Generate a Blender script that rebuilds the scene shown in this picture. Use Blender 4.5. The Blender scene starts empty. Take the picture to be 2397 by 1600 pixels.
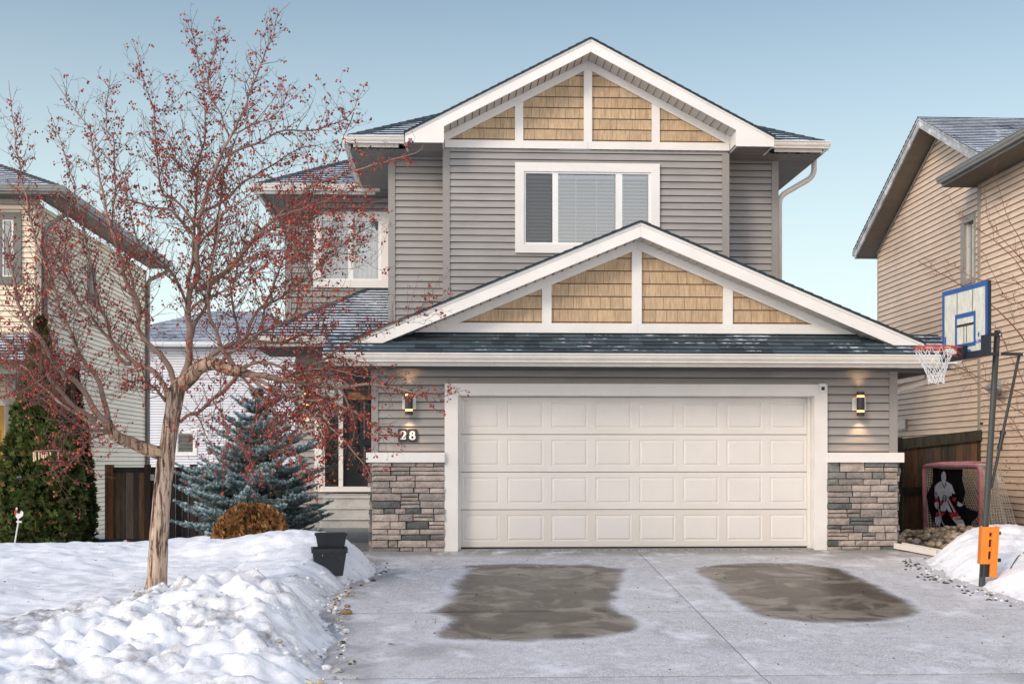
import bpy, math, random
from mathutils import Vector, noise
R = math.radians
rnd = random.Random(7)
scene = bpy.context.scene
COL = scene.collection

# ---------------------------------------------------------------- camera model (used to survey the photo)
TH = math.atan(142.5 / 2955); CT, ST = math.cos(TH), math.sin(TH)
F, CU, V0, H, D0 = 2895.8, 1174.5, 1056.4, 1.24, 17.5
def P(u, v, Y):
    """survey: photo point (u, v) lying in the vertical plane at depth Y -> world point"""
    a = (u - CU) / F
    dx, dy = CT * a + ST, -ST * a + CT
    t = (Y + D0) / dy
    return Vector((t * dx, Y, H + (V0 - v) / F * t))
def PX(u, v, X):
    a = (u - CU) / F
    dx, dy = CT * a + ST, -ST * a + CT
    t = X / dx
    return Vector((X, t * dy - D0, H + (V0 - v) / F * t))
def XU(u, Y): return P(u, 0, Y).x
def ZV(v, Y, u=1200): return P(u, v, Y).z

cam = bpy.data.cameras.new('camera'); co = bpy.data.objects.new('camera', cam); COL.objects.link(co)
co.location = (0, -D0, H); co.rotation_euler = (R(90), 0, -TH)
cam.sensor_width = 36; cam.lens = 36 * 2955 / 2397; cam.shift_y = 278 / 2397
cam.clip_end = 2000; cam.clip_start = 0.1
scene.camera = co
scene.view_settings.view_transform = 'Standard'; scene.view_settings.look = 'None'
scene.view_settings.exposure = 0

# ---------------------------------------------------------------- scene graph helpers
def tag(o, label=None, cat=None, group=None, kind=None):
    if label: o['label'] = label
    if cat: o['category'] = cat
    if group: o['group'] = group
    if kind: o['kind'] = kind
    return o
def thing(name, label, cat, loc=(0, 0, 0), group=None):
    o = bpy.data.objects.new(name, None); COL.objects.link(o)
    o.location = loc; o.empty_display_size = .2
    return tag(o, label, cat, group)
def world_loc(o):
    l = Vector((0, 0, 0))
    while o is not None:
        l = l + o.location; o = o.parent
    return l

class MB:
    """collects faces, builds ONE mesh object; coordinates are world coordinates"""
    def __init__(s): s.v = []; s.f = []; s.c = []; s.uv = []
    def face(s, pts, col=(1, 1, 1), uv=None):
        n = len(s.v); s.v.extend([tuple(p) for p in pts]); s.f.append(tuple(range(n, n + len(pts))))
        s.c.append(col); s.uv.append(uv)
    def box(s, x0, x1, y0, y1, z0, z1, col=(1, 1, 1)):
        n = len(s.v)
        s.v += [(x0,y0,z0),(x1,y0,z0),(x1,y1,z0),(x0,y1,z0),(x0,y0,z1),(x1,y0,z1),(x1,y1,z1),(x0,y1,z1)]
        for q in ((0,3,2,1),(4,5,6,7),(0,1,5,4),(1,2,6,5),(2,3,7,6),(3,0,4,7)):
            s.f.append(tuple(n + i for i in q)); s.c.append(col); s.uv.append(None)
    def hexa(s, b, t, col=(1, 1, 1)):
        """b, t: matching rings of points (bottom, top)"""
        n = len(s.v); k = len(b)
        s.v += [tuple(p) for p in b] + [tuple(p) for p in t]
        s.f.append(tuple(n + i for i in reversed(range(k)))); s.f.append(tuple(n + k + i for i in range(k)))
        s.c += [col, col]; s.uv += [None, None]
        for i in range(k):
            j = (i + 1) % k
            s.f.append((n + i, n + j, n + k + j, n + k + i)); s.c.append(col); s.uv.append(None)
    def prism(s, xz, y0, y1, col=(1, 1, 1)):
        s.hexa([(x, y0, z) for x, z in xz], [(x, y1, z) for x, z in xz], col)
    def prismx(s, yz, x0, x1, col=(1, 1, 1)):
        s.hexa([(x0, y, z) for y, z in yz], [(x1, y, z) for y, z in yz], col)
    def tube(s, pts, rad, n=8, col=(1, 1, 1), cap=True, sq=1.0):
        pts = [Vector(p) for p in pts]
        if not hasattr(rad, '__len__'): rad = [rad] * len(pts)
        base = len(s.v); k = len(pts)
        t = (pts[1] - pts[0]).normalized()
        a = t.orthogonal().normalized()
        for i, p in enumerate(pts):
            if 0 < i < k - 1: t = (pts[i + 1] - pts[i - 1])
            elif i == k - 1: t = pts[i] - pts[i - 1]
            else: t = pts[1] - pts[0]
            if t.length < 1e-9: t = Vector((0, 0, 1))
            t = t.normalized(); a = (a - t * a.dot(t))
            if a.length < 1e-6: a = t.orthogonal()
            a = a.normalized(); b = t.cross(a)
            for j in range(n):
                w = 2 * math.pi * j / n
                s.v.append(tuple(p + (a * math.cos(w) + b * math.sin(w) * sq) * rad[i]))
        for i in range(k - 1):
            for j in range(n):
                j2 = (j + 1) % n
                s.f.append((base + i*n + j, base + i*n + j2, base + (i+1)*n + j2, base + (i+1)*n + j))
                s.c.append(col); s.uv.append(None)
        if cap:
            s.f.append(tuple(base + j for j in reversed(range(n)))); s.c.append(col); s.uv.append(None)
            s.f.append(tuple(base + (k-1)*n + j for j in range(n))); s.c.append(col); s.uv.append(None)
    def bar(s, a, b, w, h, col=(1, 1, 1), up=(0, 0, 1)):
        a, b = Vector(a), Vector(b); t = (b - a).normalized(); upv = Vector(up)
        sd = t.cross(upv)
        if sd.length < 1e-6: sd = t.orthogonal()
        sd = sd.normalized() * w / 2; u2 = sd.cross(t).normalized() * h / 2
        s.hexa([a - sd - u2, a + sd - u2, a + sd + u2, a - sd + u2], [b - sd - u2, b + sd - u2, b + sd + u2, b - sd + u2], col)
    def ball(s, c, r, nu=8, nv=6, col=(1, 1, 1), jit=0, rot=0):
        c = Vector(c); r = Vector(r) if hasattr(r, '__len__') else Vector((r, r, r))
        base = len(s.v); ca, sa = math.cos(rot), math.sin(rot)
        def pt(x, y, z):
            if jit:
                k = 1 + jit * noise.noise(Vector((x*1.7 + c.x*9, y*1.7 + c.y*9, z*1.7 + c.z*9)))
                x, y, z = x*k, y*k, z*k
            x, y, z = x*r.x, y*r.y, z*r.z
            return (c.x + x*ca - y*sa, c.y + x*sa + y*ca, c.z + z)
        s.v.append(pt(0, 0, -1))
        for i in range(1, nv):
            ph = math.pi * i / nv - math.pi / 2
            for j in range(nu):
                w = 2 * math.pi * j / nu
                s.v.append(pt(math.cos(ph)*math.cos(w), math.cos(ph)*math.sin(w), math.sin(ph)))
        s.v.append(pt(0, 0, 1)); top = len(s.v) - 1
        for j in range(nu):
            j2 = (j + 1) % nu
            s.f.append((base, base + 1 + j2, base + 1 + j)); s.c.append(col); s.uv.append(None)
            for i in range(nv - 2):
                q = base + 1 + i*nu
                s.f.append((q + j, q + j2, q + nu + j2, q + nu + j)); s.c.append(col); s.uv.append(None)
            q = base + 1 + (nv-2)*nu
            s.f.append((q + j, q + j2, top)); s.c.append(col); s.uv.append(None)
    def build(s, name, mat, parent=None, smooth=False, label=None):
        off = world_loc(parent) if parent is not None else Vector((0, 0, 0))
        me = bpy.data.meshes.new(name)
        vs = [(x - off.x, y - off.y, z - off.z) for x, y, z in s.v] if off.length else s.v
        me.from_pydata(vs, [], s.f)
        cols = []; uvs = []
        for f, c, uv in zip(s.f, s.c, s.uv):
            cc = (c[0], c[1], c[2], 1.0); k = len(f)
            cols.extend(cc * k)
            if uv is None: uvs.extend((0.0, -0.1) * k)
            else:
                for q in uv: uvs.extend(q)
        at = me.color_attributes.new('col', 'FLOAT_COLOR', 'CORNER'); at.data.foreach_set('color', cols)
        ul = me.uv_layers.new(name='uv'); ul.data.foreach_set('uv', uvs)
        if smooth: me.polygons.foreach_set('use_smooth', [True] * len(me.polygons))
        me.materials.append(mat); me.update()
        o = bpy.data.objects.new(name, me); COL.objects.link(o)
        if parent is not None: o.parent = parent
        if label: o['label'] = label
        return o

def clip(poly, a, b, c):
    out = []; n = len(poly)
    for i in range(n):
        p, q = poly[i], poly[(i + 1) % n]
        dp, dq = a*p[0] + b*p[1] + c, a*q[0] + b*q[1] + c
        if dp >= 0: out.append(p)
        if (dp > 0 > dq) or (dp < 0 < dq):
            t = dp / (dp - dq); out.append((p[0] + (q[0]-p[0])*t, p[1] + (q[1]-p[1])*t))
    res = []
    for p in out:
        if not res or abs(p[0]-res[-1][0]) + abs(p[1]-res[-1][1]) > 1e-7: res.append(p)
    return res if len(res) >= 3 else []

def rows(mb, poly, to3, z0, e, lip=.012, drop=.009, tab=None, gap=0.0, jitter=.06, base=0.0, colf=None, tiltj=0.0, rg=None, lip_shade=.25):
    """courses of lap siding / shingles / shakes over a convex polygon in (a, z); to3(a, z, off) -> world"""
    rg = rg or rnd
    zs = [p[1] for p in poly]; k0 = math.floor((min(zs) - z0) / e); k1 = math.ceil((max(zs) - z0) / e)
    for k in range(k0, k1):
        zb = z0 + k * e
        strip = clip(clip(poly, 0, 1, -zb), 0, -1, zb + e)
        if not strip: continue
        amin, amax = min(p[0] for p in strip), max(p[0] for p in strip)
        cuts = [amin]
        if tab:
            a = amin - rg.uniform(0, tab[1])
            while a < amax:
                a += rg.uniform(*tab)
                if amin + .01 < a < amax - .01: cuts.append(a)
        cuts.append(amax)
        for a0, a1 in zip(cuts[:-1], cuts[1:]):
            piece = strip
            if tab: piece = clip(clip(strip, 1, 0, -a0), -1, 0, a1 - gap)
            if not piece: continue
            dz = rg.uniform(-tiltj, tiltj) if tiltj else 0
            fr = clip(piece, 0, 1, -(zb + drop + dz))
            if not fr: continue
            g = 1 + rg.uniform(-jitter, jitter)
            c = colf(rg) if colf else (1, 1, 1)
            c = (c[0]*g, c[1]*g, c[2]*g)
            mb.face([to3(a, z, base + lip * (1 - (z - zb) / e)) for a, z in fr], c, [(a, (z - zb) / e) for a, z in fr])
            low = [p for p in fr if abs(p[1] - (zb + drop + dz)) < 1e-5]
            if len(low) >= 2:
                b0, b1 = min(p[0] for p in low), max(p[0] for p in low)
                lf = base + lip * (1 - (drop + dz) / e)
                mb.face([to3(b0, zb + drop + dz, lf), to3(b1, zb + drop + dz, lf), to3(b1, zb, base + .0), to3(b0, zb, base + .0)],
                        (c[0]*lip_shade, c[1]*lip_shade, c[2]*lip_shade), [(b0, -.02), (b1, -.02), (b1, -.05), (b0, -.05)])  # lip faces darkened in colour to paint the shadow line under each course
def front(Y): return lambda a, z, off: (a, Y - off, z)
def side(X, s): return lambda a, z, off: (X + s * off, a, z)
def plane3(o, ua, va):
    """roof plane: origin o, unit vectors ua (along the eave) and va (up the slope)"""
    o, ua, va = Vector(o), Vector(ua).normalized(), Vector(va).normalized(); n = ua.cross(va).normalized()
    if n.z < 0: n = -n
    def f(a, z, off): return tuple(o + ua*a + va*z + n*off)
    def inv(p):
        d = Vector(p) - o; return (d.dot(ua), d.dot(va))
    f.inv = inv; return f

# ---------------------------------------------------------------- materials
def newmat(name):
    m = bpy.data.materials.new(name); m.use_nodes = True; nt = m.node_tree
    b = nt.nodes['Principled BSDF']
    return m, nt, b
def L(nt, a, b): nt.links.new(a, b)
def math_(nt, op, a, b=None, clamp=False):
    n = nt.nodes.new('ShaderNodeMath'); n.operation = op; n.use_clamp = clamp
    for i, x in enumerate((a, b)):
        if x is None: continue
        if isinstance(x, (int, float)): n.inputs[i].default_value = x
        else: L(nt, x, n.inputs[i])
    return n.outputs[0]
def maprange(nt, x, a, b, c, d, smooth=False):
    n = nt.nodes.new('ShaderNodeMapRange'); n.clamp = True
    if smooth: n.interpolation_type = 'SMOOTHSTEP'
    L(nt, x, n.inputs[0])
    for i, q in enumerate((a, b, c, d)): n.inputs[i + 1].default_value = q
    return n.outputs[0]
def mix(nt, f, a, b, mode='MIX'):
    n = nt.nodes.new('ShaderNodeMix'); n.data_type = 'RGBA'; n.blend_type = mode
    def put(i, x):
        if isinstance(x, (int, float)): n.inputs[i].default_value = x
        elif isinstance(x, tuple): n.inputs[i].default_value = (*x[:3], 1)
        else: L(nt, x, n.inputs[i])
    put(0, f); put(6, a); put(7, b)
    return n.outputs[2]
def noise_(nt, scale, detail=5, rough=.55, stretch=None, coord='Object', dist=0):
    tc = nt.nodes.new('ShaderNodeTexCoord'); src = tc.outputs[coord]
    if stretch:
        mp = nt.nodes.new('ShaderNodeMapping'); mp.inputs['Scale'].default_value = stretch; L(nt, src, mp.inputs[0]); src = mp.outputs[0]
    n = nt.nodes.new('ShaderNodeTexNoise'); n.inputs['Scale'].default_value = scale; n.inputs['Detail'].default_value = detail
    n.inputs['Roughness'].default_value = rough; n.inputs['Distortion'].default_value = dist
    L(nt, src, n.inputs['Vector']); return n.outputs['Fac']
def attr(nt, name='col'):
    n = nt.nodes.new('ShaderNodeAttribute'); n.attribute_name = name; return n
def bump_(nt, bsdf, h, strength, dist=.01):
    n = nt.nodes.new('ShaderNodeBump'); n.inputs['Strength'].default_value = strength; n.inputs['Distance'].default_value = dist
    L(nt, h, n.inputs['Height']); L(nt, n.outputs[0], bsdf.inputs['Normal'])
def mk(name, col, rough=.6, spec=.3, var=.12, vs=2.0, stretch=None, fine=.06, fs=45, bump=0, bs=60, bstretch=None, metal=0, col2=None, c2=(.5, .62)):
    m, nt, b = newmat(name)
    a = attr(nt).outputs['Color']
    base = col
    if col2 is not None:
        base = mix(nt, maprange(nt, noise_(nt, vs*1.7, 6, .6, stretch), c2[0], c2[1], 0, 1), col, col2)
    c = mix(nt, 1.0, a, base, 'MULTIPLY')
    k = maprange(nt, noise_(nt, vs, 5, .6, stretch), .3, .7, 1 - var, 1 + var)
    c = mix(nt, 1.0, c, k, 'MULTIPLY')
    if fine:
        k = maprange(nt, noise_(nt, fs, 3, .6, stretch), .3, .7, 1 - fine, 1 + fine)
        c = mix(nt, 1.0, c, k, 'MULTIPLY')
    L(nt, c, b.inputs['Base Color'])
    b.inputs['Roughness'].default_value = rough; b.inputs['Specular IOR Level'].default_value = spec
    b.inputs['Metallic'].default_value = metal
    if bump: bump_(nt, b, noise_(nt, bs, 5, .6, bstretch), bump)
    return m
def emit(name, col, strength):
    m, nt, b = newmat(name)
    b.inputs['Base Color'].default_value = (*col, 1); b.inputs['Emission Color'].default_value = (*col, 1)
    b.inputs['Emission Strength'].default_value = strength; return m
def shingle_mat(name, base, snow, zmask=None):
    """asphalt shingles with thin snow caught on the courses; snow: 0..1 amount"""
    m, nt, b = newmat(name)
    a = attr(nt).outputs['Color']
    c = mix(nt, 1.0, a, base, 'MULTIPLY')
    c = mix(nt, 1.0, c, maprange(nt, noise_(nt, 160, 2), .25, .75, .55, 1.45), 'MULTIPLY')
    uv = nt.nodes.new('ShaderNodeUVMap'); uv.uv_map = 'uv'
    sp = nt.nodes.new('ShaderNodeSeparateXYZ'); L(nt, uv.outputs[0], sp.inputs[0])
    vv = sp.outputs[1]
    n1 = noise_(nt, 1.1, 4, .6, (1, 1, 1.6)); n2 = noise_(nt, 9, 4, .65, (1, 1, 3))
    fld = math_(nt, 'ADD', maprange(nt, n1, .3, .7, -.5, .5), maprange(nt, n2, .3, .7, -.4, .4))
    prof = maprange(nt, vv, .15, .55, -.6, .45)
    top = maprange(nt, vv, .86, 1.0, 0, .9)
    s = math_(nt, 'ADD', fld, prof); s = math_(nt, 'SUBTRACT', s, top); s = math_(nt, 'ADD', s, snow * 2 - 1)
    s = maprange(nt, s, -.05, .22, 0, .92)
    c = mix(nt, s, c, (.68, .72, .78))
    L(nt, c, b.inputs['Base Color']); b.inputs['Roughness'].default_value = .85; b.inputs['Specular IOR Level'].default_value = .25
    bump_(nt, b, noise_(nt, 220, 2), .35, .004)
    return m
def glass_mat(name, refl=.22, tint=(.9, .95, 1)):
    m, nt, b = newmat(name)
    out = nt.nodes['Material Output']; nt.nodes.remove(b)
    t = nt.nodes.new('ShaderNodeBsdfTransparent'); t.inputs[0].default_value = (*tint, 1)
    g = nt.nodes.new('ShaderNodeBsdfGlossy'); g.inputs['Roughness'].default_value = .015
    fr = nt.nodes.new('ShaderNodeFresnel'); fr.inputs[0].default_value = 1.5
    k = math_(nt, 'ADD', fr.outputs[0], refl - .04, True)
    bp = nt.nodes.new('ShaderNodeBump'); bp.inputs['Strength'].default_value = .06; bp.inputs['Distance'].default_value = .02
    L(nt, noise_(nt, 1.6, 2), bp.inputs['Height']); L(nt, bp.outputs[0], g.inputs['Normal'])
    mx = nt.nodes.new('ShaderNodeMixShader'); L(nt, k, mx.inputs[0]); L(nt, t.outputs[0], mx.inputs[1]); L(nt, g.outputs[0], mx.inputs[2])
    L(nt, mx.outputs[0], out.inputs[0]); return m

def siding_mat(name, col, streak=.12, warm=None):
    m, nt, b = newmat(name)
    a = attr(nt).outputs['Color']; c = mix(nt, 1.0, a, col, 'MULTIPLY')
    c = mix(nt, 1.0, c, maprange(nt, noise_(nt, .55, 5, .65), .3, .7, 1 - streak, 1 + streak), 'MULTIPLY')
    c = mix(nt, 1.0, c, maprange(nt, noise_(nt, 2.5, 5, .65, (.8, .8, 9)), .3, .7, 1 - streak*.8, 1 + streak*.8), 'MULTIPLY')
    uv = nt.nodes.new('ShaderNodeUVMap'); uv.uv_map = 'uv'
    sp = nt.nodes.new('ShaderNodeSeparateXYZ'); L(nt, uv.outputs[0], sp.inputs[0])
    gr = maprange(nt, sp.outputs[1], .5, 1.0, 1.0, .80)      # darker towards the top of each course
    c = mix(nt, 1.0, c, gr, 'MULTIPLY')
    L(nt, c, b.inputs['Base Color']); b.inputs['Roughness'].default_value = .5; b.inputs['Specular IOR Level'].default_value = .3
    bump_(nt, b, noise_(nt, 30, 4, .6, (.25, .25, 6)), .12, .004)
    return m

m_side = siding_mat('grey_siding', (.335, .312, .292))
m_cornr = mk('grey_corner_trim', (.30, .275, .255), .5, var=.06)
m_white = mk('white_trim', (.79, .75, .70), .45, var=.05, fine=.02)
m_vinyl = mk('white_vinyl', (.80, .79, .77), .35, var=.03, fine=.01)
m_gutter = mk('gutter_enamel', (.68, .63, .565), .3, .5, var=.07, fine=.02, vs=4)
m_soffit = mk('soffit', (.34, .32, .295), .6, var=.08)
m_rsoffit = mk('rake_soffit', (.56, .52, .46), .6, var=.08)
m_shake = mk('cedar_tone_shakes', (.49, .345, .21), .7, var=.12, vs=3, fine=.16, fs=6, stretch=(9, 9, .7), bump=.25, bs=10, bstretch=(9, 9, .8))
m_door = mk('garage_door_paint', (.745, .70, .645), .45, .35, var=.035, fine=.015, vs=1.3)
m_roof = shingle_mat('shingles_frosted', (.058, .080, .092), .21)
m_roofsnow = shingle_mat('shingles_snowy', (.054, .076, .092), .52)
m_stone = mk('ledge_stone', (1, 1, 1), .85, .2, var=.22, vs=7, fine=.2, fs=38, bump=.7, bs=22)
m_mortar = mk('mortar', (.03, .028, .026), .95, .1)
m_concrete = mk('concrete', (.30, .295, .28), .75, .3, var=.22, vs=1.6, fine=.12, bump=.15, bs=90)
m_wetcon = mk('damp_concrete', (.17, .18, .185), .45, .4, var=.35, vs=1.4, fine=.12)
m_black = mk('black_metal', (.012, .013, .014), .4, .5, var=.2)
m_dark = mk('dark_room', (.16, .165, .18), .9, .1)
m_glass = glass_mat('window_glass', .33)
m_glass2 = glass_mat('screened_glass', .12, (.45, .47, .52))
m_blind = mk('blind_slats', (.80, .81, .84), .6, var=.02, fine=0)
m_glow = emit('lamp_glow', (1, .48, .16), 3.2)
m_numb = mk('number_tile', (.035, .038, .042), .5)
# ================================================================ main house
YU, YN, YL = 3.4, 4.0, 7.2
house = thing('house', 'two storey grey sided house with white garage door and tan shake gables', 'house', (2.5, 4, 0))
EX = .1145
gx0, gx1 = XU(855, 0), XU(2055, 0)
nx0, nx1 = XU(893, YN), XU(1783, YN)
ux0, ux1 = XU(1018, YU), XU(1670, YU)
lx0, lx0b = XU(656, YL), XU(678, YL)
ZS = 6.40                                    # soffit height of the upper eaves
gx_top = 2.80

def rect(x0, x1, z0, z1): return [(x0, z0), (x1, z0), (x1, z1), (x0, z1)]
def frame_boards(mb, x0, x1, z0, z1, w, y0, y1, mitre=True, wb=None):
    wb = w if wb is None else wb
    i = (x0 + w, x1 - w, z0 + wb, z1 - w)
    mb.prism([(x0, z1), (i[0], i[3]), (i[1], i[3]), (x1, z1)], y0, y1)
    mb.prism([(x0, z0), (x1, z0), (i[1], i[2]), (i[0], i[2])], y0, y1, (.97, .97, .97))
    mb.prism([(x0, z0), (i[0], i[2]), (i[0], i[3]), (x0, z1)], y0, y1, (.985, .985, .985))
    mb.prism([(x1, z0), (x1, z1), (i[1], i[3]), (i[1], i[2])], y0, y1, (.985, .985, .985))

def window(parent, x0, x1, z0, z1, Y, tw, sashes, frame_c=m_vinyl, trim=m_white, slats=True, pitch=.05, curtain=None, screen=(), cords=()):
    """trimmed window: x0..z1 outer trim, sashes = [(a, b)] glass spans; returns the trim part"""
    mb = MB(); frame_boards(mb, x0, x1, z0, z1, tw, Y - .035, Y + .01)
    w = mb.build('window', trim, parent)
    a0, a1, b0, b1 = x0 + tw, x1 - tw, z0 + tw, z1 - tw
    fb = MB()
    e = .03
    fb.box(a0, a1, Y - .012, Y + .07, b1 - e, b1); fb.box(a0, a1, Y - .012, Y + .07, b0, b0 + e)
    xs = sorted([a0] + [q for s in sashes for q in s] + [a1])
    for q in range(0, len(xs), 2):
        fb.box(xs[q], xs[q + 1], Y - .010, Y + .07, b0 + e, b1 - e)
    for si, (s0, s1) in enumerate(sashes):
        if si in screen:
            t = .018
            fb.box(s0, s0 + t, Y - .004, Y + .02, b0 + e, b1 - e, (.12, .12, .13)); fb.box(s1 - t, s1, Y - .004, Y + .02, b0 + e, b1 - e, (.12, .12, .13))
            fb.box(s0 + t, s1 - t, Y - .004, Y + .02, b0 + e, b0 + e + t, (.12, .12, .13)); fb.box(s0 + t, s1 - t, Y - .004, Y + .02, b1 - e - t, b1 - e, (.12, .12, .13))
    fb.build('frame', frame_c, w)
    for si, (s0, s1) in enumerate(sashes):
        pb = MB(); y = Y + .03 if si not in screen else Y + .008
        pb.face([(s0, y, b0 + e), (s1, y, b0 + e), (s1, y, b1 - e), (s0, y, b1 - e)])
        pb.build('pane', m_glass2 if si in screen else m_glass, w)
    if slats:
        for s0, s1 in sashes:
            bb = MB(); z = b1 - e - .05
            bb.box(s0 + .01, s1 - .01, Y + .09, Y + .14, b1 - e - .045, b1 - e)
            while z > b0 + e:
                bb.hexa([(s0+.01, Y+.095, z-.016), (s1-.01, Y+.095, z-.016), (s1-.01, Y+.125, z+.010), (s0+.01, Y+.125, z+.010)],
                        [(s0+.01, Y+.094, z-.013), (s1-.01, Y+.094, z-.013), (s1-.01, Y+.124, z+.013), (s0+.01, Y+.124, z+.013)],
                        (1, 1, 1) if rnd.random() > .1 else (.93, .93, .95))
                z -= pitch
            for c in cords:
                if s0 < c < s1: bb.box(c - .004, c + .004, Y + .088, Y + .093, b0 + e, b1 - e)
            bb.build('blind', m_blind, w)
    if curtain: curtain(w, sashes, b0, b1)
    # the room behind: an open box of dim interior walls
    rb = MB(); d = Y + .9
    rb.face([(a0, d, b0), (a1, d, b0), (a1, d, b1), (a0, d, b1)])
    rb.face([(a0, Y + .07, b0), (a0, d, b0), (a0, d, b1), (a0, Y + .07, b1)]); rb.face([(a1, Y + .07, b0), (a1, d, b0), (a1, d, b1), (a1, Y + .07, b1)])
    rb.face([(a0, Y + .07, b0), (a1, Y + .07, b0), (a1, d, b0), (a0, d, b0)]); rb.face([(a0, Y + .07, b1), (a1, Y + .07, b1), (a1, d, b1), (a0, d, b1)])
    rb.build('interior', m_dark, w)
    return w
def around(x0, x1, z0, z1, hole):
    h0, h1, g0, g1 = hole
    return [rect(x0, h0, z0, z1), rect(h1, x1, z0, z1), rect(h0, h1, z0, g0), rect(h0, h1, g1, z1)]

# --- walls (lap siding courses on a core)
def wall(polys, to3, z0, mat, parent, core=None, name='wall', e=EX):
    mb = MB()
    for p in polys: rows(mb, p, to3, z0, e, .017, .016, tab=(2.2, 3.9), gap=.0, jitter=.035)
    if core: core(mb)
    return mb.build(name, mat, parent)

# upper front wall with its window opening
W1 = (XU(1181.5, YU), XU(1512.4, YU), ZV(581.5, YU, 1340), ZV(375.5, YU, 1340))
tw1 = .145
hole = (W1[0] + .05, W1[1] - .05, W1[2] + .05, W1[3] - .05)
wall(around(ux0, ux1, 2.9, ZS, hole), front(YU), 2.9, m_side, house)
W1s = [(XU(1206, YU), XU(1267, YU)), (XU(1280, YU), XU(1412, YU)), (XU(1427, YU), XU(1487, YU))]
window(house, *W1, YU - .016, tw1, W1s, pitch=.060, screen=(0,), cords=(XU(1322, YU), XU(1369, YU)))
# narrow walls either side (set back), with the returns of the bump
wall([rect(nx0, ux0 + .02, 2.9, ZS)], front(YN), 2.9, m_side, house)
wall([rect(ux1 - .02, nx1, 2.9, ZS)], front(YN), 2.9, m_side, house)
def core_main(mb):
    mb.box(nx0 + .02, nx1 - .02, YN + 1.2, 13.5, -.6, ZS)
    mb.face([(ux0, YU, 2.9), (ux0, YN, 2.9), (ux0, YN, ZS), (ux0, YU, ZS)]); mb.face([(ux1, YU, 2.9), (ux1, YN, 2.9), (ux1, YN, ZS), (ux1, YU, ZS)])
    mb.face([(nx0, YN, 2.9), (nx0, YN + 1.2, 2.9), (nx0, YN + 1.2, ZS), (nx0, YN, ZS)]); mb.face([(nx1, YN, 2.9), (nx1, YN + 1.2, 2.9), (nx1, YN + 1.2, ZS), (nx1, YN, ZS)])
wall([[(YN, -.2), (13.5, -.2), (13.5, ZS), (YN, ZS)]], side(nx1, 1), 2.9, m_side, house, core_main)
wall([[(YN, 2.9), (YL, 2.9), (YL, ZS), (YN, ZS)]], side(nx0, -1), 2.9, m_side, house)
# left wing
W2 = (XU(719, YL), XU(891, YL), ZV(660, YL, 800), ZV(486.5, YL, 800))
hole2 = (W2[0] + .05, W2[1] - .05, W2[2] + .05, W2[3] - .05)
wall(around(lx0, nx0, 3.5, ZS, hole2), front(YL), 3.5, m_side, house)
def curtain_and_glare(w, sashes, b0, b1):
    for (s0, s1), c in zip(sashes, ((.45, .48, .53), (1.18, 1.16, 1.14))):  # bright second colour stands in for the reflection in the right pane
        cb = MB(); n = 26
        for i in range(n):
            x, x2 = s0 + (s1 - s0) * i / n, s0 + (s1 - s0) * (i + 1) / n
            cb.face([(x, YL + .13 + .03*math.sin(i*1.3), b0), (x2, YL + .13 + .03*math.sin((i+1)*1.3), b0), (x2, YL + .13 + .03*math.sin((i+1)*1.3), b1), (x, YL + .13 + .03*math.sin(i*1.3), b1)], c)
        cb.build('curtain', m_blind, w)
W2s = [(XU(739, YL), XU(799, YL)), (XU(811, YL), XU(868, YL))]
window(house, *W2, YL - .016, .145, W2s, slats=False, screen=(), curtain=curtain_and_glare)
wall([[(YL, 3.5), (13.5, 3.5), (13.5, ZS), (YL, ZS)]], side(lx0, -1), 3.5, m_side, house, lambda mb: mb.box(lx0b + .02, nx0, YL + 1.1, 13.4, -.7, ZS))
# entry wall under the porch roof
dz0, dz1 = ZV(1127, YL, 800), ZV(878, YL, 800)
ex0, ex1 = XU(722, YL), XU(876, YL)
wall([rect(lx0b, ex0, -.3, 3.6), rect(ex0, ex1, dz1, 3.6), rect(ex0, ex1, -.3, dz0)], front(YL), -.3, m_side, house)
wall([[(YL, -.5), (13.4, -.5), (13.4, 3.6), (YL, 3.6)]], side(lx0b, -1), -.3, m_side, house)
# garage front wall, piers only above the stone, header above the door
dx0, dx1 = XU(1020, 0), XU(1896, 0)             # outer door trim
zt = ZV(880.5, 0, 1450); zst = ZV(1060, 0, 1450); zcap = ZV(1037.5, 0, 1450)
wall([rect(gx0, dx0, zcap, zt), rect(dx1, gx1, zcap, zt), rect(gx0, gx1, zt, gx_top)], front(0), zcap + .005, m_side, house)
wall([[(0, -.3), (YL, -.3), (YL, 3.0), (0, 3.0)]], side(gx0, -1), zcap, m_side, house, lambda mb: mb.box(gx0 + .03, gx1 - .03, .5, YN + 1, -.3, 2.6))
wall([[(0, -.3), (YN + 4, -.3), (YN + 4, 3.0), (0, 3.0)]], side(gx1, 1), zcap, m_side, house)
# corner trims
def corner(x, Y, z0, z1, w=.10, face=1, d=.10):
    mb = MB(); a, b = (x - .018, x + w) if face > 0 else (x - w, x + .018)
    mb.box(a, b, Y - .022, Y + .004, z0, z1)
    if face > 0: mb.box(a, x + .002, Y + .004, Y + d, z0, z1)
    else: mb.box(x - .002, b, Y + .004, Y + d, z0, z1)
    mb.build('corner_trim', m_cornr, house)
corner(nx0, YN, 2.9, ZS); corner(nx1, YN, 2.9, ZS, face=-1)
corner(ux0, YU, 2.9, ZS - .03); corner(ux1, YU, 2.9, ZS - .03, face=-1)
corner(lx0, YL, 3.5, ZS); corner(gx0, 0, zcap, gx_top, .075); corner(gx1, 0, zcap, gx_top, face=-1)

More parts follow.
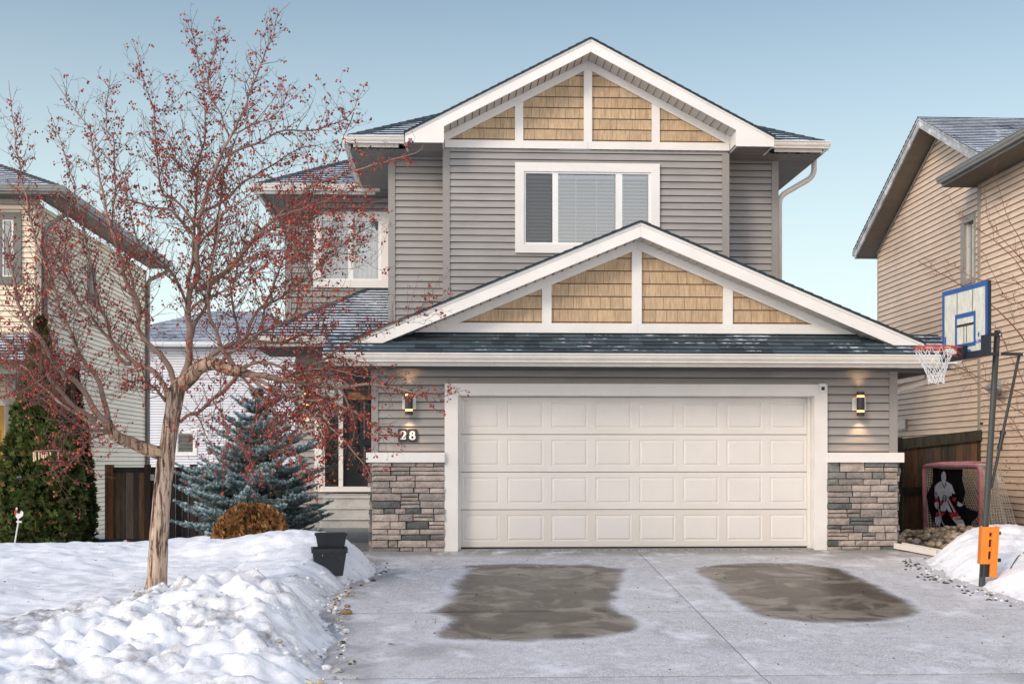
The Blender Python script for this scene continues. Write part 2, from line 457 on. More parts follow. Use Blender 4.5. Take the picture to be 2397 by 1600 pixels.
# --- stone piers: individual ledge stones
def stone_col(rg):
    t = rg.random()
    if t < .50: c = (.385, .325, .285)
    elif t < .74: c = (.28, .245, .22)
    elif t < .90: c = (.20, .195, .18)
    else: c = (.12, .125, .12)
    k = rg.uniform(.85, 1.15); return tuple(q*k for q in c)
def stones(mb, x0, x1, z0, z1, Y, rg, to=None):
    to = to or front(Y)
    z = z0
    while z < z1 - .01:
        h = min(rg.choice((.075, .085, .095, .105, .12)), z1 - z)
        if z1 - z - h < .05: h = z1 - z
        x = x0 - .012
        while x < x1 - .005:
            w = rg.uniform(.13, .42); 
            if x1 - x - w < .12: w = x1 - x + .012
            d = rg.uniform(.035, .075); c = stone_col(rg); g = .006
            split = h > .10 and rg.random() < .25
            for (q0, q1) in (((z, z + h*.5), (z + h*.5, z + h)) if split else ((z, z + h),)):
                if split: d = rg.uniform(.035, .07); c = stone_col(rg)
                # face broken into a small grid so the stone has a split, uneven face
                nx, nz = max(2, int(w / .05)), 2
                e = .010
                P0 = {}
                for i in range(nx + 1):
                    for j in range(nz + 1):
                        a = x + g + (w - 2*g) * i / nx; b = q0 + g + (q1 - q0 - 2*g) * j / nz
                        off = d + .016 * noise.noise(Vector((a*11, b*15, Y*3 + d*90)))
                        if i in (0, nx) or j in (0, nz): off -= .008
                        b += .004 * noise.noise(Vector((a*9, b*4, 7.7)))
                        P0[i, j] = (a, b, off)
                for i in range(nx):
                    for j in range(nz):
                        mb.face([to(*P0[i, j]), to(*P0[i+1, j]), to(*P0[i+1, j+1]), to(*P0[i, j+1])], c)
                for i in range(nx):
                    for j in (0, nz):
                        p, q = P0[i, j], P0[i+1, j]
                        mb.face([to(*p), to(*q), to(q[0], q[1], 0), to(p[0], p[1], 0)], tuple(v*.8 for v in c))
                for j in range(nz):
                    for i in (0, nx):
                        p, q = P0[i, j], P0[i, j+1]
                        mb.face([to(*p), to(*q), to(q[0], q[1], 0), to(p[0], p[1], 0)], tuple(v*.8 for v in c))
            x += w
        z += h
for s, (a, b) in enumerate(((gx0, dx0), (dx1, gx1))):
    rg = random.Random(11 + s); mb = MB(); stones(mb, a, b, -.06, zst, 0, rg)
    if s: stones(mb, 0, .8, -.06, zst, 0, rg, side(gx1, 1))
    else: stones(mb, 0, 1.2, -.06, zst, 0, rg, side(gx0, -1))
    o = mb.build('stone_pier', m_stone, house)
    mb = MB(); mb.box(a + .002, b - .002, .002, .10, -.1, zst - .002); mb.build('mortar', m_mortar, o)
    mb = MB(); mb.box(a - (.085 if not s else 0), b + (.085 if s else 0), -.10, .0, zst + .001, zcap); mb.build('cap_trim', m_white, o)

# --- garage door and its casing
ty = -.045
mb = MB(); w_ = .185; zb = -.02
tz = ZV(907, 0, 1450)
mb.prism([(dx0, zt), (dx0 + w_, tz), (dx1 - w_, tz), (dx1, zt)], ty, .0)
mb.prism([(dx0, zb), (dx0 + w_ - .002, zb), (dx0 + w_ - .002, tz), (dx0, zt)], ty, .0, (.98, .98, .98))
mb.prism([(dx1, zb), (dx1, zt), (dx1 - w_ + .002, tz), (dx1 - w_ + .002, zb)], ty, .0, (.98, .98, .98))
mb.box(dx0 + w_ - .03, dx0 + w_ + .012, .002, .20, zb, tz + .02, (.95, .95, .95)); mb.box(dx1 - w_ - .012, dx1 - w_ + .03, .002, .20, zb, tz + .02, (.9, .9, .9))
mb.box(dx0 + w_ + .012, dx1 - w_ - .012, .002, .20, tz - .010, tz + .03, (.9, .9, .9))
mb.box(dx1 - w_ - .05, dx1 - w_ - .014, .10, .16, zb, tz - .012, (.98, .98, .98)); mb.box(dx0 + w_ + .014, dx0 + w_ + .04, .10, .16, zb, tz - .012, (.98, .98, .98))
cs = mb.build('door_casing', m_white, house)
mb = MB(); mb.box(dx0 + .02, dx1 - .02, -.034, -.030 + .03, zt + .003, zt + .03, (1, 1, 1)); mb.build('drip_cap', m_cornr, cs)
DYY = .165
ddx0, ddx1 = dx0 + w_ + .013, dx1 - w_ - .013
dzz0, dzz1 = .03, tz - .011
mb = MB(); nc, nr = 8, 4
to = front(DYY)
cw, rh = (ddx1 - ddx0) / nc, (dzz1 - dzz0) / nr
for r in range(nr):
    for c in range(nc):
        x0, z0 = ddx0 + c*cw, dzz0 + r*rh; x1, z1 = x0 + cw, z0 + rh
        g = .0055
        zo0, zo1 = z0 + g, z1 - g
        px0, px1, pz0, pz1 = x0 + .055, x1 - .055, z0 + .085, z1 - .075
        q = [(x0, zo0), (x1, zo0), (x1, zo1), (x0, zo1)]; p = [(px0, pz0), (px1, pz0), (px1, pz1), (px0, pz1)]
        def ring(a, oa, b, ob, col=(1, 1, 1)):
            for i in range(4):
                j = (i + 1) % 4
                mb.face([to(*a[i], oa), to(*a[j], oa), to(*b[j], ob), to(*b[i], ob)], col)
        def ins(a, d): return [(a[0][0]+d, a[0][1]+d), (a[1][0]-d, a[1][1]+d), (a[2][0]-d, a[2][1]-d), (a[3][0]+d, a[3][1]-d)]
        ring(q, 0, p, 0, (.95, .93, .90) if r == 0 else (.985, .98, .97) if (r + c) % 3 == 0 else (1, 1, 1))
        p1 = ins(p, .010); p2 = ins(p1, .012); p3 = ins(p2, .018)
        ring(p, 0, p1, -.008); ring(p1, -.008, p2, -.007); ring(p2, -.007, p3, .002)
        mb.face([to(*k, .002) for k in p3])
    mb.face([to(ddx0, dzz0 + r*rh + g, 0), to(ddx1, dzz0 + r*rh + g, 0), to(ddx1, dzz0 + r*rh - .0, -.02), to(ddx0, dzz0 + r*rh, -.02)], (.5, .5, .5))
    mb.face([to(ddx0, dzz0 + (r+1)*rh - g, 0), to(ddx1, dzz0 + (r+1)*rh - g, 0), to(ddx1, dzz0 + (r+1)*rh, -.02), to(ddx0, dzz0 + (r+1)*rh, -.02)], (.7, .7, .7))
gd = mb.build('garage_door', m_door, house)
mb = MB(); mb.box(ddx0 + .01, ddx1 - .01, DYY - .015, DYY + .02, .003, .029); mb.build('weather_seal', m_black, gd)
mb = MB(); mb.box(ddx0 - .012, ddx0 + .004, .05, .09, .92, 1.14); mb.build('door_hinge', mk('galvanised', (.5, .52, .55), .4, metal=.6), gd)

# --- gables: shakes, frieze boards, posts, band
m_shakeback = mk('shake_gap', (.12, .08, .05), .9)
def gable(xa, Y, zband0, zband1, ztop_f, zbot_f, pitch, posts, king, halfx, name):
    """shake gable: xa apex x; band zband0..1; frieze board between ztop_f and zbot_f at the apex"""
    zb1 = zbot_f
    tri = [(xa - (zb1 - zband1 + .05)/pitch, zband1 - .05), (xa + (zb1 - zband1 + .05)/pitch, zband1 - .05), (xa, zb1)]
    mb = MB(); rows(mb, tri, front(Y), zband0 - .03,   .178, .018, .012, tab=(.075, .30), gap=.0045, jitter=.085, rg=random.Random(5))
    o = mb.build('gable_shakes', m_shake, house)
    mb = MB(); mb.face([(x, Y + .003, z) for x, z in [(xa - halfx - .3, zband0), (xa + halfx + .3, zband0), (xa, zband0 + (halfx + .3)*pitch)]]); mb.build('backing', m_shakeback, o)
    mb = MB(); y0, y1 = Y - .045, Y + .001
    mb.box(xa - halfx, xa - .002, y0 - .004, y1, zband0, zband1); mb.box(xa + .001, xa + halfx, y0 - .004, y1, zband0, zband1, (.985, .985, .985))
    for s in (-1, 1):
        e = (ztop_f - zband1) / pitch; e2 = (zbot_f - zband1) / pitch
        pts = [(xa + s*.001, ztop_f), (xa + s*.001, zbot_f), (xa + s*e2, zband1 + .001), (xa + s*e, zband1 + .001)]
        mb.prism(pts, y0, y1, (1, 1, 1) if s < 0 else (.98, .98, .98))
    for a, b in posts + [king]:
        m_ = max(abs(a - xa), abs(b - xa)); zt2 = zbot_f - m_*pitch
        inn = min(abs(a - xa), abs(b - xa)) if (a - xa)*(b - xa) > 0 else 0
        lo, hi = (a, b)
        za, zb_ = zbot_f - abs(a - xa)*pitch, zbot_f - abs(b - xa)*pitch
        poly = [(a, zband1 + .001), (b, zband1 + .001), (b, zb_ - .001), (a, za - .001)] if (a - xa)*(b - xa) > 0 else [(a, zband1 + .001), (b, zband1 + .001), (b, zb_ - .001), (xa, zbot_f - .001), (a, za - .001)]
        mb.prism(poly, y0 + .003, y1)
    mb.build('gable_trim', m_white, house)
PG, PU = 5/12, .52
xg = XU(1460.5, 0); xu = XU(1347.8, YU)
gable(xg, 0, ZV(764.5, 0, 1460), ZV(743, 0, 1460), ZV(550, 0, 1460), ZV(573.5, 0, 1460), PG,
      [(XU(1243, 0), XU(1264.6, 0)), (XU(1657.5, 0), XU(1679.5, 0))], (XU(1448.8, 0), XU(1471.2, 0)), 3.30, 'g')
gable(xu, YU - .004, ZV(343.5, YU, 1347), ZV(326.3, YU, 1347), ZV(140.9, YU, 1347), ZV(160, YU, 1347), PU,
      [(XU(1181, YU), XU(1200, YU)), (XU(1494.4, YU), XU(1512.6, YU))], (XU(1338.8, YU), XU(1357.6, YU)), (ux1 - ux0)/2 + .0, 'u')

# --- rakes, gable roofs, soffits
def rake(xa, Yf, ztop, th, half, pitch, yback, roofmat, ret=None, sname='rake'):
    """front rake fascia (apex xa, ztop) with roof planes running back to yback"""
    for s in (-1, 1):
        mb = MB(); zend = ztop - half*pitch
        xe = xa + s*half; x0 = xa + s*.001
        if ret is None:
            mb.prism([(x0, ztop), (x0, ztop - th), (xe, zend - th), (xe, zend)], Yf, Yf + .03)
        else:
            xi, zr = ret
            zi = ztop - th - abs(xi)*pitch
            pts = [(x0, ztop), (x0, ztop - th), (xa + s*abs(xi), zi), (xa + s*abs(xi), zr), (xe, zr), (xe, zend)]
            mb.prism(pts, Yf, Yf + .03)
            # end faces of the boxed return
            mb.box(min(xe - s*.002, xe - s*.03), max(xe - s*.002, xe - s*.03), Yf + .031, Yf + .62, zr, zend - .02, (.97, .97, .97))
            xi2 = xa + s*abs(xi)
            mb.box(min(xi2, xi2 + s*.02), max(xi2, xi2 + s*.02), Yf + .031, Yf + .46, zr, zi - .004, (.97, .97, .97))
        # small crown strip under the shingle edge
        mb.prism([(x0, ztop + .001), (x0, ztop - .045), (xe, zend - .045), (xe, zend + .001)], Yf - .014, Yf - .0005)
        mb.build('rake_board', m_white, house)
        # joint covers on the long fascia runs
        mb = MB()
        pl = plane3((xa, Yf - .03, ztop + .004), (0, 1, 0), (-s, 0, pitch)); 
        ln = half * math.hypot(1, pitch) + .03
        slope_o = (xe + s*.02, Yf - .035, zend - s*0 + .004 - .02*pitch)
        pl = plane3(slope_o, (0, 1, 0), (-s, 0, pitch))
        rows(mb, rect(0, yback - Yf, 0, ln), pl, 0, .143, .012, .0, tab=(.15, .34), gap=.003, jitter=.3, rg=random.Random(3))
        n = Vector((s*pitch, 0, 1)).normalized()
        a = Vector(slope_o); b = Vector((xa, Yf - .035, ztop + .004))
        for pq in ((a, b),):
            up = n * .012; dn = n * -.012
            mb.hexa([pq[0] + dn, pq[1] + dn, pq[1] + up*.1, pq[0] + up*.1], [pq[0] + dn + Vector((0, yback - Yf, 0)), pq[1] + dn + Vector((0, yback - Yf, 0)), pq[1] + up*.1 + Vector((0, yback - Yf, 0)), pq[0] + up*.1 + Vector((0, yback - Yf, 0))], (.5, .5, .5))
        # ragged shingle ends along the rake
        rg = random.Random(int(half*100) + s)
        t = 0.0
        while t < 1:
            q = a.lerp(b, t); q2 = a.lerp(b, min(1, t + .143/ln))
            mb.hexa([q + n*.0, q2 + n*.0, q2 + n*.014, q + n*.022], [q + Vector((0, .06, 0)), q2 + Vector((0, .06, 0)), q2 + n*.014 + Vector((0, .06, 0)), q + n*.022 + Vector((0, .06, 0))], (.6, .6, .6))
            t += .143/ln
        mb.build('roof', roofmat, house)
        # soffit under the rake: ribbed vinyl
        mb = MB(); o = (xe, Yf + .03, zend - th + .012 + .0)
        pl = plane3(o, (0, 1, 0), (-s, 0, pitch))
        lim = 0 if ret is None else (half - abs(ret[0])) * math.hypot(1, pitch)
        def pl2(aa, zz, off, pl=pl): return pl(aa, zz, -off)
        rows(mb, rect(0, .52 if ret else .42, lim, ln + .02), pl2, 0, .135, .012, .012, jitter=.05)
        mb.build('soffit', m_rsoffit, house)
GYF = -.38
rake(xg, GYF, ZV(508.5, GYF, 1470), .205, 3.93, PG, YU - GYF + .3, m_roof)
UYF = 2.9
uz = ZV(88.5, UYF, 1357); uhalf = (XU(1778, UYF) - XU(932, UYF)) / 2
rake(xu, UYF, uz, .215, uhalf, PU, 3.6, m_roof, ret=((ux1 - ux0)/2 + .01, ZS - .03))

# --- level eaves: gutters
GP = [(0, 0), (.115, .0), (.122, -.006), (.122, -.022), (.108, -.032), (.106, -.058), (.092, -.082), (.078, -.098), (.078, -.118), (0, -.118)]
def gutter(x0, x1, Y, z, parent=None, fascia=.03, fh=.17, mat=None):
    """K-style gutter on a face looking towards -Y, top at z"""
    mb = MB()
    a = [(x0, Y - d, z + h) for d, h in GP]; b = [(x1, Y - d, z + h) for d, h in GP]
    mb.hexa(a, b)
    o = mb.build('gutter', mat or m_gutter, parent or house)
    mb = MB(); mb.box(x0 + .10, x1 - .10, Y + .002, Y + .03, z - fh, z - .004, (1, .99, .97)); mb.build('fascia', mat or m_gutter, o)
    return o
def gutter_side(X, s, y0, y1, z, parent=None, mat=None):
    mb = MB()
    mb.hexa([(X + s*d, y0, z + h) for d, h in GP], [(X + s*d, y1, z + h) for d, h in GP])
    o = mb.build('gutter', mat or m_gutter, parent or house)
    mb = MB(); mb.box(min(X, X - s*.03), max(X, X - s*.03), y0 + .12, y1, z - .17, z - .004); mb.build('fascia', mat or m_gutter, o)
    return o
def soffit(x0, x1, y0, y1, z, along='x', mat=None, parent=None):
    mb = MB()
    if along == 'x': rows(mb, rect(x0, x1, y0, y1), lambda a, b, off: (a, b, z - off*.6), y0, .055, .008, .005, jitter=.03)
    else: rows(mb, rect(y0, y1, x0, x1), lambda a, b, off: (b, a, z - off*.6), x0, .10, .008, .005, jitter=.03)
    return mb.build('soffit', mat or m_soffit, parent or house)
EF = 3.45; ZG = ZV(318, EF, 1200)           # front eave line of the hip roof, gutter top
ex_l, ex_r = XU(799, EF), XU(1891, EF)
gutter(ex_l - .02, XU(921, EF) + .05, EF, ZG); gutter(XU(1766, EF) - .02, ex_r + .06, EF, ZG)
gutter_side(ex_l, -1, EF, 6.5, ZG); gutter_side(ex_r, 1, EF, 12, ZG)
soffit(ex_l + .02, ux0, EF + .03, YN, ZS, 'x'); soffit(ux1, ex_r - .02, EF + .03, YN, ZS, 'x')
soffit(ux0 - (uhalf - (ux1-ux0)/2), ux0, UYF + .03, EF + .03, ZS - .006, 'x'); soffit(ux1, ux1 + (uhalf - (ux1-ux0)/2), UYF + .03, EF + .03, ZS - .006, 'x')
soffit(ex_l + .02, nx0, YN, YL, ZS - .003, 'x'); soffit(nx1, ex_r - .02, YN, 12, ZS - .003, 'x')
# hip roof over the main block and over the left wing
def hip(mb, pts, ua, rg, e=.143):
    """one roof plane polygon pts (first two points lie on the eave)"""
    o = Vector(pts[0]); u = (Vector(pts[1]) - o).normalized()
    n = (Vector(pts[1]) - o).cross(Vector(pts[2]) - o).normalized()
    v = n.cross(u)
    if v.z < 0: v = -v
    pl = plane3(o, u, v)
    poly = [pl.inv(p) for p in pts]
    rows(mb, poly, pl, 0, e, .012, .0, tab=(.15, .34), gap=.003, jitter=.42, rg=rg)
def cap(mb, a, b, w=.16):
    a, b = Vector(a), Vector(b); n = int((b - a).length / .2)
    for i in range(n):
        p, q = a.lerp(b, i/n), a.lerp(b, (i + 1.25)/n)
        d = (b - a).normalized(); s = d.cross(Vector((0, 0, 1))).normalized() * w
        g = rnd.uniform(.7, 1.2); c = (g, g, g)
        mb.face([p + Vector((0, 0, .035)), q + Vector((0, 0, .022)), q + s - Vector((0, 0, w*.42)), p + s - Vector((0, 0, w*.42 - .012))], c)
        mb.face([p + Vector((0, 0, .035)), q + Vector((0, 0, .022)), q - s - Vector((0, 0, w*.42)), p - s - Vector((0, 0, w*.42 - .012))], c)
ze = ZG + .012
hw = (ex_r - ex_l)/2; xm = (ex_l + ex_r)/2; zr = ze + hw*PU
mb = MB(); rg = random.Random(21); yb = 14.0
hip(mb, [(ex_l, EF, ze), (ex_r, EF, ze), (xm, EF + hw, zr)], 0, rg)
hip(mb, [(ex_l, EF, ze), (ex_l, yb, ze), (xm, yb - hw, zr), (xm, EF + hw, zr)], 0, rg)
hip(mb, [(ex_r, EF, ze), (ex_r, yb, ze), (xm, yb - hw, zr), (xm, EF + hw, zr)], 0, rg)
cap(mb, (ex_l, EF, ze), (xm, EF + hw, zr)); cap(mb, (ex_r, EF, ze), (xm, EF + hw, zr))
mb.build('roof', m_roofsnow, house)
LF = 6.6; zlg = ZV(424, LF, 700); lxe = XU(588, LF)
mb = MB(); zl = zlg + .012; k = 3.4
hip(mb, [(lxe, LF, zl), (xm, LF, zl), (xm, LF + k, zl + k*PU), (lxe + k, LF + k, zl + k*PU)], 0, rg)
hip(mb, [(lxe, LF, zl), (lxe, 14, zl), (lxe + k, 14 - k, zl + k*PU), (lxe + k, LF + k, zl + k*PU)], 0, rg)
cap(mb, (lxe, LF, zl), (lxe + k, LF + k, zl + k*PU)); 
mb.build('roof', m_roofsnow, house)
gutter(lxe - .12, ex_l + .35, LF, zlg); gutter_side(lxe, -1, LF, 13, zlg)
soffit(lxe + .02, nx0, LF + .03, YL, ZS - .01, 'x'); soffit(lxe + .02, lx0, YL, 13, ZS - .012, 'x')
# porch roof
PF = 5.0; zpg = ZV(772, PF, 700); pxe = XU(577, PF); zp = zpg + .012
ztp = ZV(664, YL, 850); xtp = XU(840, YL)
mb = MB(); rg = random.Random(31)
hip(mb, [(pxe, PF, zp), (gx0 + .02, PF, zp), (gx0 + .02, YL, ztp), (xtp, YL, ztp)], 0, rg, .143)
mb.face([(pxe, PF, zp), (pxe, YL, zp), (xtp, YL, ztp)], (.6, .6, .6))
cap(mb, (pxe, PF, zp), (xtp, YL, ztp), .12)
mb.box(xtp, nx0, YL - .04, YL - .002, ztp - .03, ztp + .03, (.7, .7, .7))
mb.build('porch_roof', m_roofsnow, house)
gutter(pxe - .12, gx0 + .1, PF, zpg)
soffit(pxe + .02, gx0, PF + .03, YL, zpg - .175, 'x')
# pent roof under the garage gable, its gutter and soffit
GF = -.63; zgg = ZV(810, GF - .1, 1400); zpt = ZV(765, 0, 1450)
px0, px1 = gx0 - .62, gx1 + .60
mb = MB(); rg = random.Random(41)
hip(mb, [(px0, GF - .02, zgg + .012), (px1, GF - .02, zgg + .012), (px1, -.002, zpt), (px0, -.002, zpt)], 0, rg, .138)
mb.prismx([(GF, zgg), (-.01, zpt - .015), (-.01, zgg)], px0 + .01, px1 - .01, (.6, .6, .6))
mb.box(xg - 3.3, xg + 3.3, -.02, -.002, zpt - .004, zpt + .022, (1.2, 1.2, 1.2))
mb.build('pent_roof', m_roof, house)
gutter(px0, px1, GF, zgg)
soffit(px0 + .02, px1 - .02, GF + .03, -.015, zgg - .176, 'x'); soffit(px0 + .02, gx0, 0, YL, zgg - .18, 'x'); soffit(gx1, px1 - .02, 0, YN, zgg - .18, 'x')
gutter_side(px1, 1, GF + .02, 4.5, zgg)
# downspouts
def dspath(pts, r=.042, parent=None, mat=None):
    pts = [Vector(p) for p in pts]; path = [pts[0]]
    for a, b, c in zip(pts[:-2], pts[1:-1], pts[2:]):
        d = min(.14, (a-b).length*.45, (c-b).length*.45)
        p0, p2 = b + (a-b).normalized()*d, b + (c-b).normalized()*d
        for q in range(7):
            t = q/6; path.append(p0*(1-t)**2 + b*(2*t*(1-t)) + p2*(t*t))
    path.append(pts[-1]); mb = MB(); mb.tube(path, r, 10)
    return mb.build('downspout', mat or m_gutter, parent or house, smooth=True)
dy = 4.12
dspath([(ex_r + .02, dy, ZG - .1), (ex_r + .02, dy, ZG - .42), (nx1 + .06, dy - .02, ZG - .78), (nx1 + .06, dy - .02, 2.6)], .048)
dspath([(px1 + .02, .4, zgg - .1), (px1 + .02, .4, zgg - .28), (gx1 + .09, .4, zgg - .42), (gx1 + .09, .4, -.1)], .05)

# --- entrance
ent = MB()
tz1 = ZV(868, YL, 760)
ent.box(ex0, ex0 + .15, YL - .04, YL + .05, dz0, tz1); ent.box(ex0 + .151, ex1, YL - .04, YL + .05, tz1 - .10, tz1)
ent.box(ex0 + .151, ex1, YL - .10, YL + .05, dz0, dz0 + .10)
sl0, sl1 = XU(745, YL), XU(777, YL)
ent.box(sl1, sl1 + .085, YL - .03, YL + .06, dz0 + .101, tz1 - .101)
ent.box(ex0 + .151, sl0, YL - .02, YL + .06, dz0 + .101, tz1 - .101)
fd = ent.build('entry_frame', m_white, house)
mb = MB(); mb.face([(sl0, YL + .03, dz0 + .1), (sl1, YL + .03, dz0 + .1), (sl1, YL + .03, tz1 - .1), (sl0, YL + .03, tz1 - .1)]); mb.build('sidelight', m_glass, fd)
mb = MB(); mb.face([(sl0, YL + .25, dz0), (sl1, YL + .25, dz0), (sl1, YL + .25, tz1), (sl0, YL + .25, tz1)], (1.2, 1.0, .8)); mb.build('sidelight_curtain', mk('sidelight_curtain', (.22, .18, .14), .8, var=.3), fd)
m_fdoor = mk('black_door', (.008, .011, .012), .28, .5)
mb = MB(); fx0, fx1 = sl1 + .09, ex1; zdt = ZV(892, YL, 820); dyy = YL + .05
to = front(dyy); mb.box(fx0, fx1, dyy, dyy + .04, dz0 + .10, zdt)
for a, b in ((.10, .42), (.52, .84)):
    for c, d in ((.12, .42), (.48, .88)):
        xx0, xx1 = fx0 + a*(fx1-fx0), fx0 + b*(fx1-fx0); zz0, zz1 = dz0 + .1 + c*(zdt-dz0-.1), dz0 + .1 + d*(zdt-dz0-.1)
        mb.hexa([(xx0, dyy - .001, zz0), (xx1, dyy - .001, zz0), (xx1, dyy - .001, zz1), (xx0, dyy - .001, zz1)], [(xx0+.03, dyy - .02, zz0+.03), (xx1-.03, dyy - .02, zz0+.03), (xx1-.03, dyy - .02, zz1-.03), (xx0+.03, dyy - .02, zz1-.03)])
dd = mb.build('door', m_fdoor, house)
mb = MB(); mb.box(fx0 + .08, fx1 - .02, dyy - .022, dyy - .002, zdt - .20, zdt - .06); mb.build('door_light', mk('amber_reflection', (.42, .20, .06), .25, .5, var=.5, vs=14), dd)  # amber colour imitates a reflection in the door glass
mb = MB(); mb.box(fx0, fx1, YL - .03, YL + .1, zdt + .003, tz1 - .102); mb.build('transom_panel', m_soffit, dd)

# --- wall lamps
m_plate = mk('lamp_plate', (.72, .70, .68), .35, .5)
m_lamp = mk('lamp_body', (.02, .016, .014), .35, .5)
def wall_lamp(x, Y, zc, label):
    t = thing('wall_lamp', label, 'wall lamp', (x, Y, zc), 'up and down wall lamps')
    mb = MB(); mb.box(x - .095, x + .095, Y - .034, Y - .014, zc - .09, zc + .09); mb.build('backplate', m_plate, t)
    mb = MB(); cy = Y - .095
    for a, b in ((-.170, -.118), (-.090, .090), (.118, .170)): mb.tube([(x, cy, zc + a), (x, cy, zc + b)], .054, 20)
    mb.box(x - .02, x + .02, cy + .05, Y - .033, zc - .05, zc + .05)
    mb.build('body', m_lamp, t)
    for a, b in ((-.119, -.089), (.089, .119)):
        mb = MB(); mb.tube([(x, cy, zc + a), (x, cy, zc + b)], .050, 20); mb.build('glow_band', m_glow, t)
    for s in (-1, 1):
        ld = bpy.data.lights.new('lamp_light', 'SPOT'); ld.energy = 9 if s < 0 else 5; ld.color = (1, .62, .32); ld.spot_size = R(95); ld.spot_blend = .8; ld.shadow_soft_size = .03
        lo = bpy.data.objects.new('lamp_light', ld); COL.objects.link(lo); lo.parent = t
        lo.location = (0, -.095, s*.19); lo.rotation_euler = (0 if s < 0 else R(180), 0, 0)
    return t
lz = ZV(923.5, 0, 938)
wall_lamp(XU(938, -.1), 0, lz, 'lit black cylinder wall lamp left of the garage door, above the house number')
wall_lamp(XU(1974.5, -.1), 0, ZV(926.5, 0, 1974), 'lit black cylinder wall lamp right of the garage door')
wall_lamp(XU(703, YL - .1), YL, ZV(916, YL, 703), 'lit wall lamp beside the front door, behind red berry twigs')

# --- house number 28: two slate tiles with white serif figures
def stroke(mb, pts, ws, y0, y1, col=(1, 1, 1)):
    """flat ribbon with varying width along a 2-d path"""
    n = len(pts); Lf, Rt = [], []
    for i in range(n):
        a, b = pts[max(0, i-1)], pts[min(n-1, i+1)]; tx, tz = b[0]-a[0], b[1]-a[1]; l = math.hypot(tx, tz) or 1
        nx, nz = -tz/l, tx/l; w = ws[i]/2
        Lf.append((pts[i][0] + nx*w, pts[i][1] + nz*w)); Rt.append((pts[i][0] - nx*w, pts[i][1] - nz*w))
    for i in range(n-1):
        mb.hexa([(Lf[i][0], y0, Lf[i][1]), (Rt[i][0], y0, Rt[i][1]), (Rt[i+1][0], y0, Rt[i+1][1]), (Lf[i+1][0], y0, Lf[i+1][1])],
                [(Lf[i][0], y1, Lf[i][1]), (Rt[i][0], y1, Rt[i][1]), (Rt[i+1][0], y1, Rt[i+1][1]), (Lf[i+1][0], y1, Lf[i+1][1])], col)
tx0, tx1, tx2 = XU(913, -.03), XU(935.2, -.03), XU(957.5, -.03)
tzb, tzt = ZV(1013, -.03, 935), ZV(983, -.03, 935)
num = thing('house_number', 'house number 28 on two dark slate tiles under the left garage lamp', 'house number', (tx1, 0, (tzb+tzt)/2))
yb_ = -.034
for k, (a, b) in enumerate(((tx0, tx1 - .002), (tx1 + .002, tx2))):
    mb = MB(); c = .012
    mb.prism([(a+c, tzb), (b-c, tzb), (b, tzb+c), (b, tzt-c), (b-c, tzt), (a+c, tzt), (a, tzt-c), (a, tzb+c)], yb_, -.014)
    tl = mb.build('tile', m_numb, num)
    mb = MB(); cx = (a+b)/2 + (.004 if not k else -.004); cz = (tzb+tzt)/2; hh = (tzt-tzb)*.31; ww = (b-a)*.30
    y0, y1 = yb_ - .004, yb_ - .0005
    if k == 0:
        pts = [(cx + ww*p[0], cz + hh*p[1]) for p in ((-.75, .35), (-.85, .62), (-.55, .88), (0, 1.0), (.5, .88), (.75, .55), (.62, .15), (.25, -.22), (-.25, -.55), (-.72, -.82))]
        stroke(mb, pts, [.028, .03, .018, .012, .022, .034, .032, .022, .016, .012], y0, y1)
        mb.box(cx - ww*.9, cx + ww*.85, y0, y1 + .0002, cz - hh*1.0, cz - hh*.72); mb.box(cx + ww*.66, cx + ww*.95, y0 - .0006, y1, cz - hh*.98, cz - hh*.42)
    else:
        for (oz, rx, rz) in ((.46, .60, .46), (-.46, .78, .52)):
            pts = [(cx + ww*rx*math.cos(w*math.pi/8), cz + hh*(oz + rz*math.sin(w*math.pi/8))) for w in range(17)]
            ws = [.014 + .016*abs(math.cos(w*math.pi/8)) for w in range(17)]
            stroke(mb, pts, ws, y0 - (.0006 if oz > 0 else 0), y1)
    mb.build('figure', m_vinyl, tl)
    for zz in (tzb + .02, tzt - .02):
        mb = MB(); mb.tube([(cx, yb_ - .003, zz), (cx, yb_ - .0004, zz)], .006, 8); mb.build('screw', m_black, tl)
# small camera on the casing corner
cxm, czm = XU(1887, -.08), ZV(890, -.08, 1887)
t = thing('security_camera', 'small white security camera on the top right corner of the garage door casing', 'security camera', (cxm, -.05, czm))
mb = MB(); mb.box(cxm - .035, cxm + .035, -.10, -.046, czm - .05, czm + .04); mb.box(cxm - .045, cxm + .045, -.075, -.046, czm + .041, czm + .065); mb.build('body', m_vinyl, t)
mb = MB(); mb.box(cxm - .022, cxm + .022, -.107, -.101, czm - .03, czm + .02); mb.build('lens', m_black, t)

# --- concrete porch steps
st = thing('porch_steps', 'grey concrete porch steps leading up to the black front door', 'steps', (-1.8, 6, 0))
sx0, sx1 = XU(742, 5.6), gx0 - .02
mb = MB()
for yy, zt_ in ((5.55, .60), (5.22, .415), (4.9, .235)):
    mb.box(sx0, sx1, yy, YL - .05, -.3, zt_ - .035); mb.box(sx0 - .0, sx1 + .001, yy - .03, YL - .051, zt_ - .034, zt_, (1.1, 1.1, 1.08))
mb.build('treads', mk('pale_concrete', (.50, .49, .46), .75, .3, var=.2, vs=2.2, fine=.1), st)
# ================================================================ ground, drive, snow
def drive_z(y): return 0.0 if y >= 0 else (.076*y if y > -7.1 else -.54 + .03*(y + 7.1))
def sstep(a, b, x):
    t = max(0, min(1, (x - a)/(b - a))); return t*t*(3 - 2*t)
def n3(x, y, z=0): return noise.noise(Vector((x, y, z)))
JX = [XU(1462, -.1)]; JY = [-1.5, -4.35, -7.1]
DX0, DX1 = -1.55, 6.9

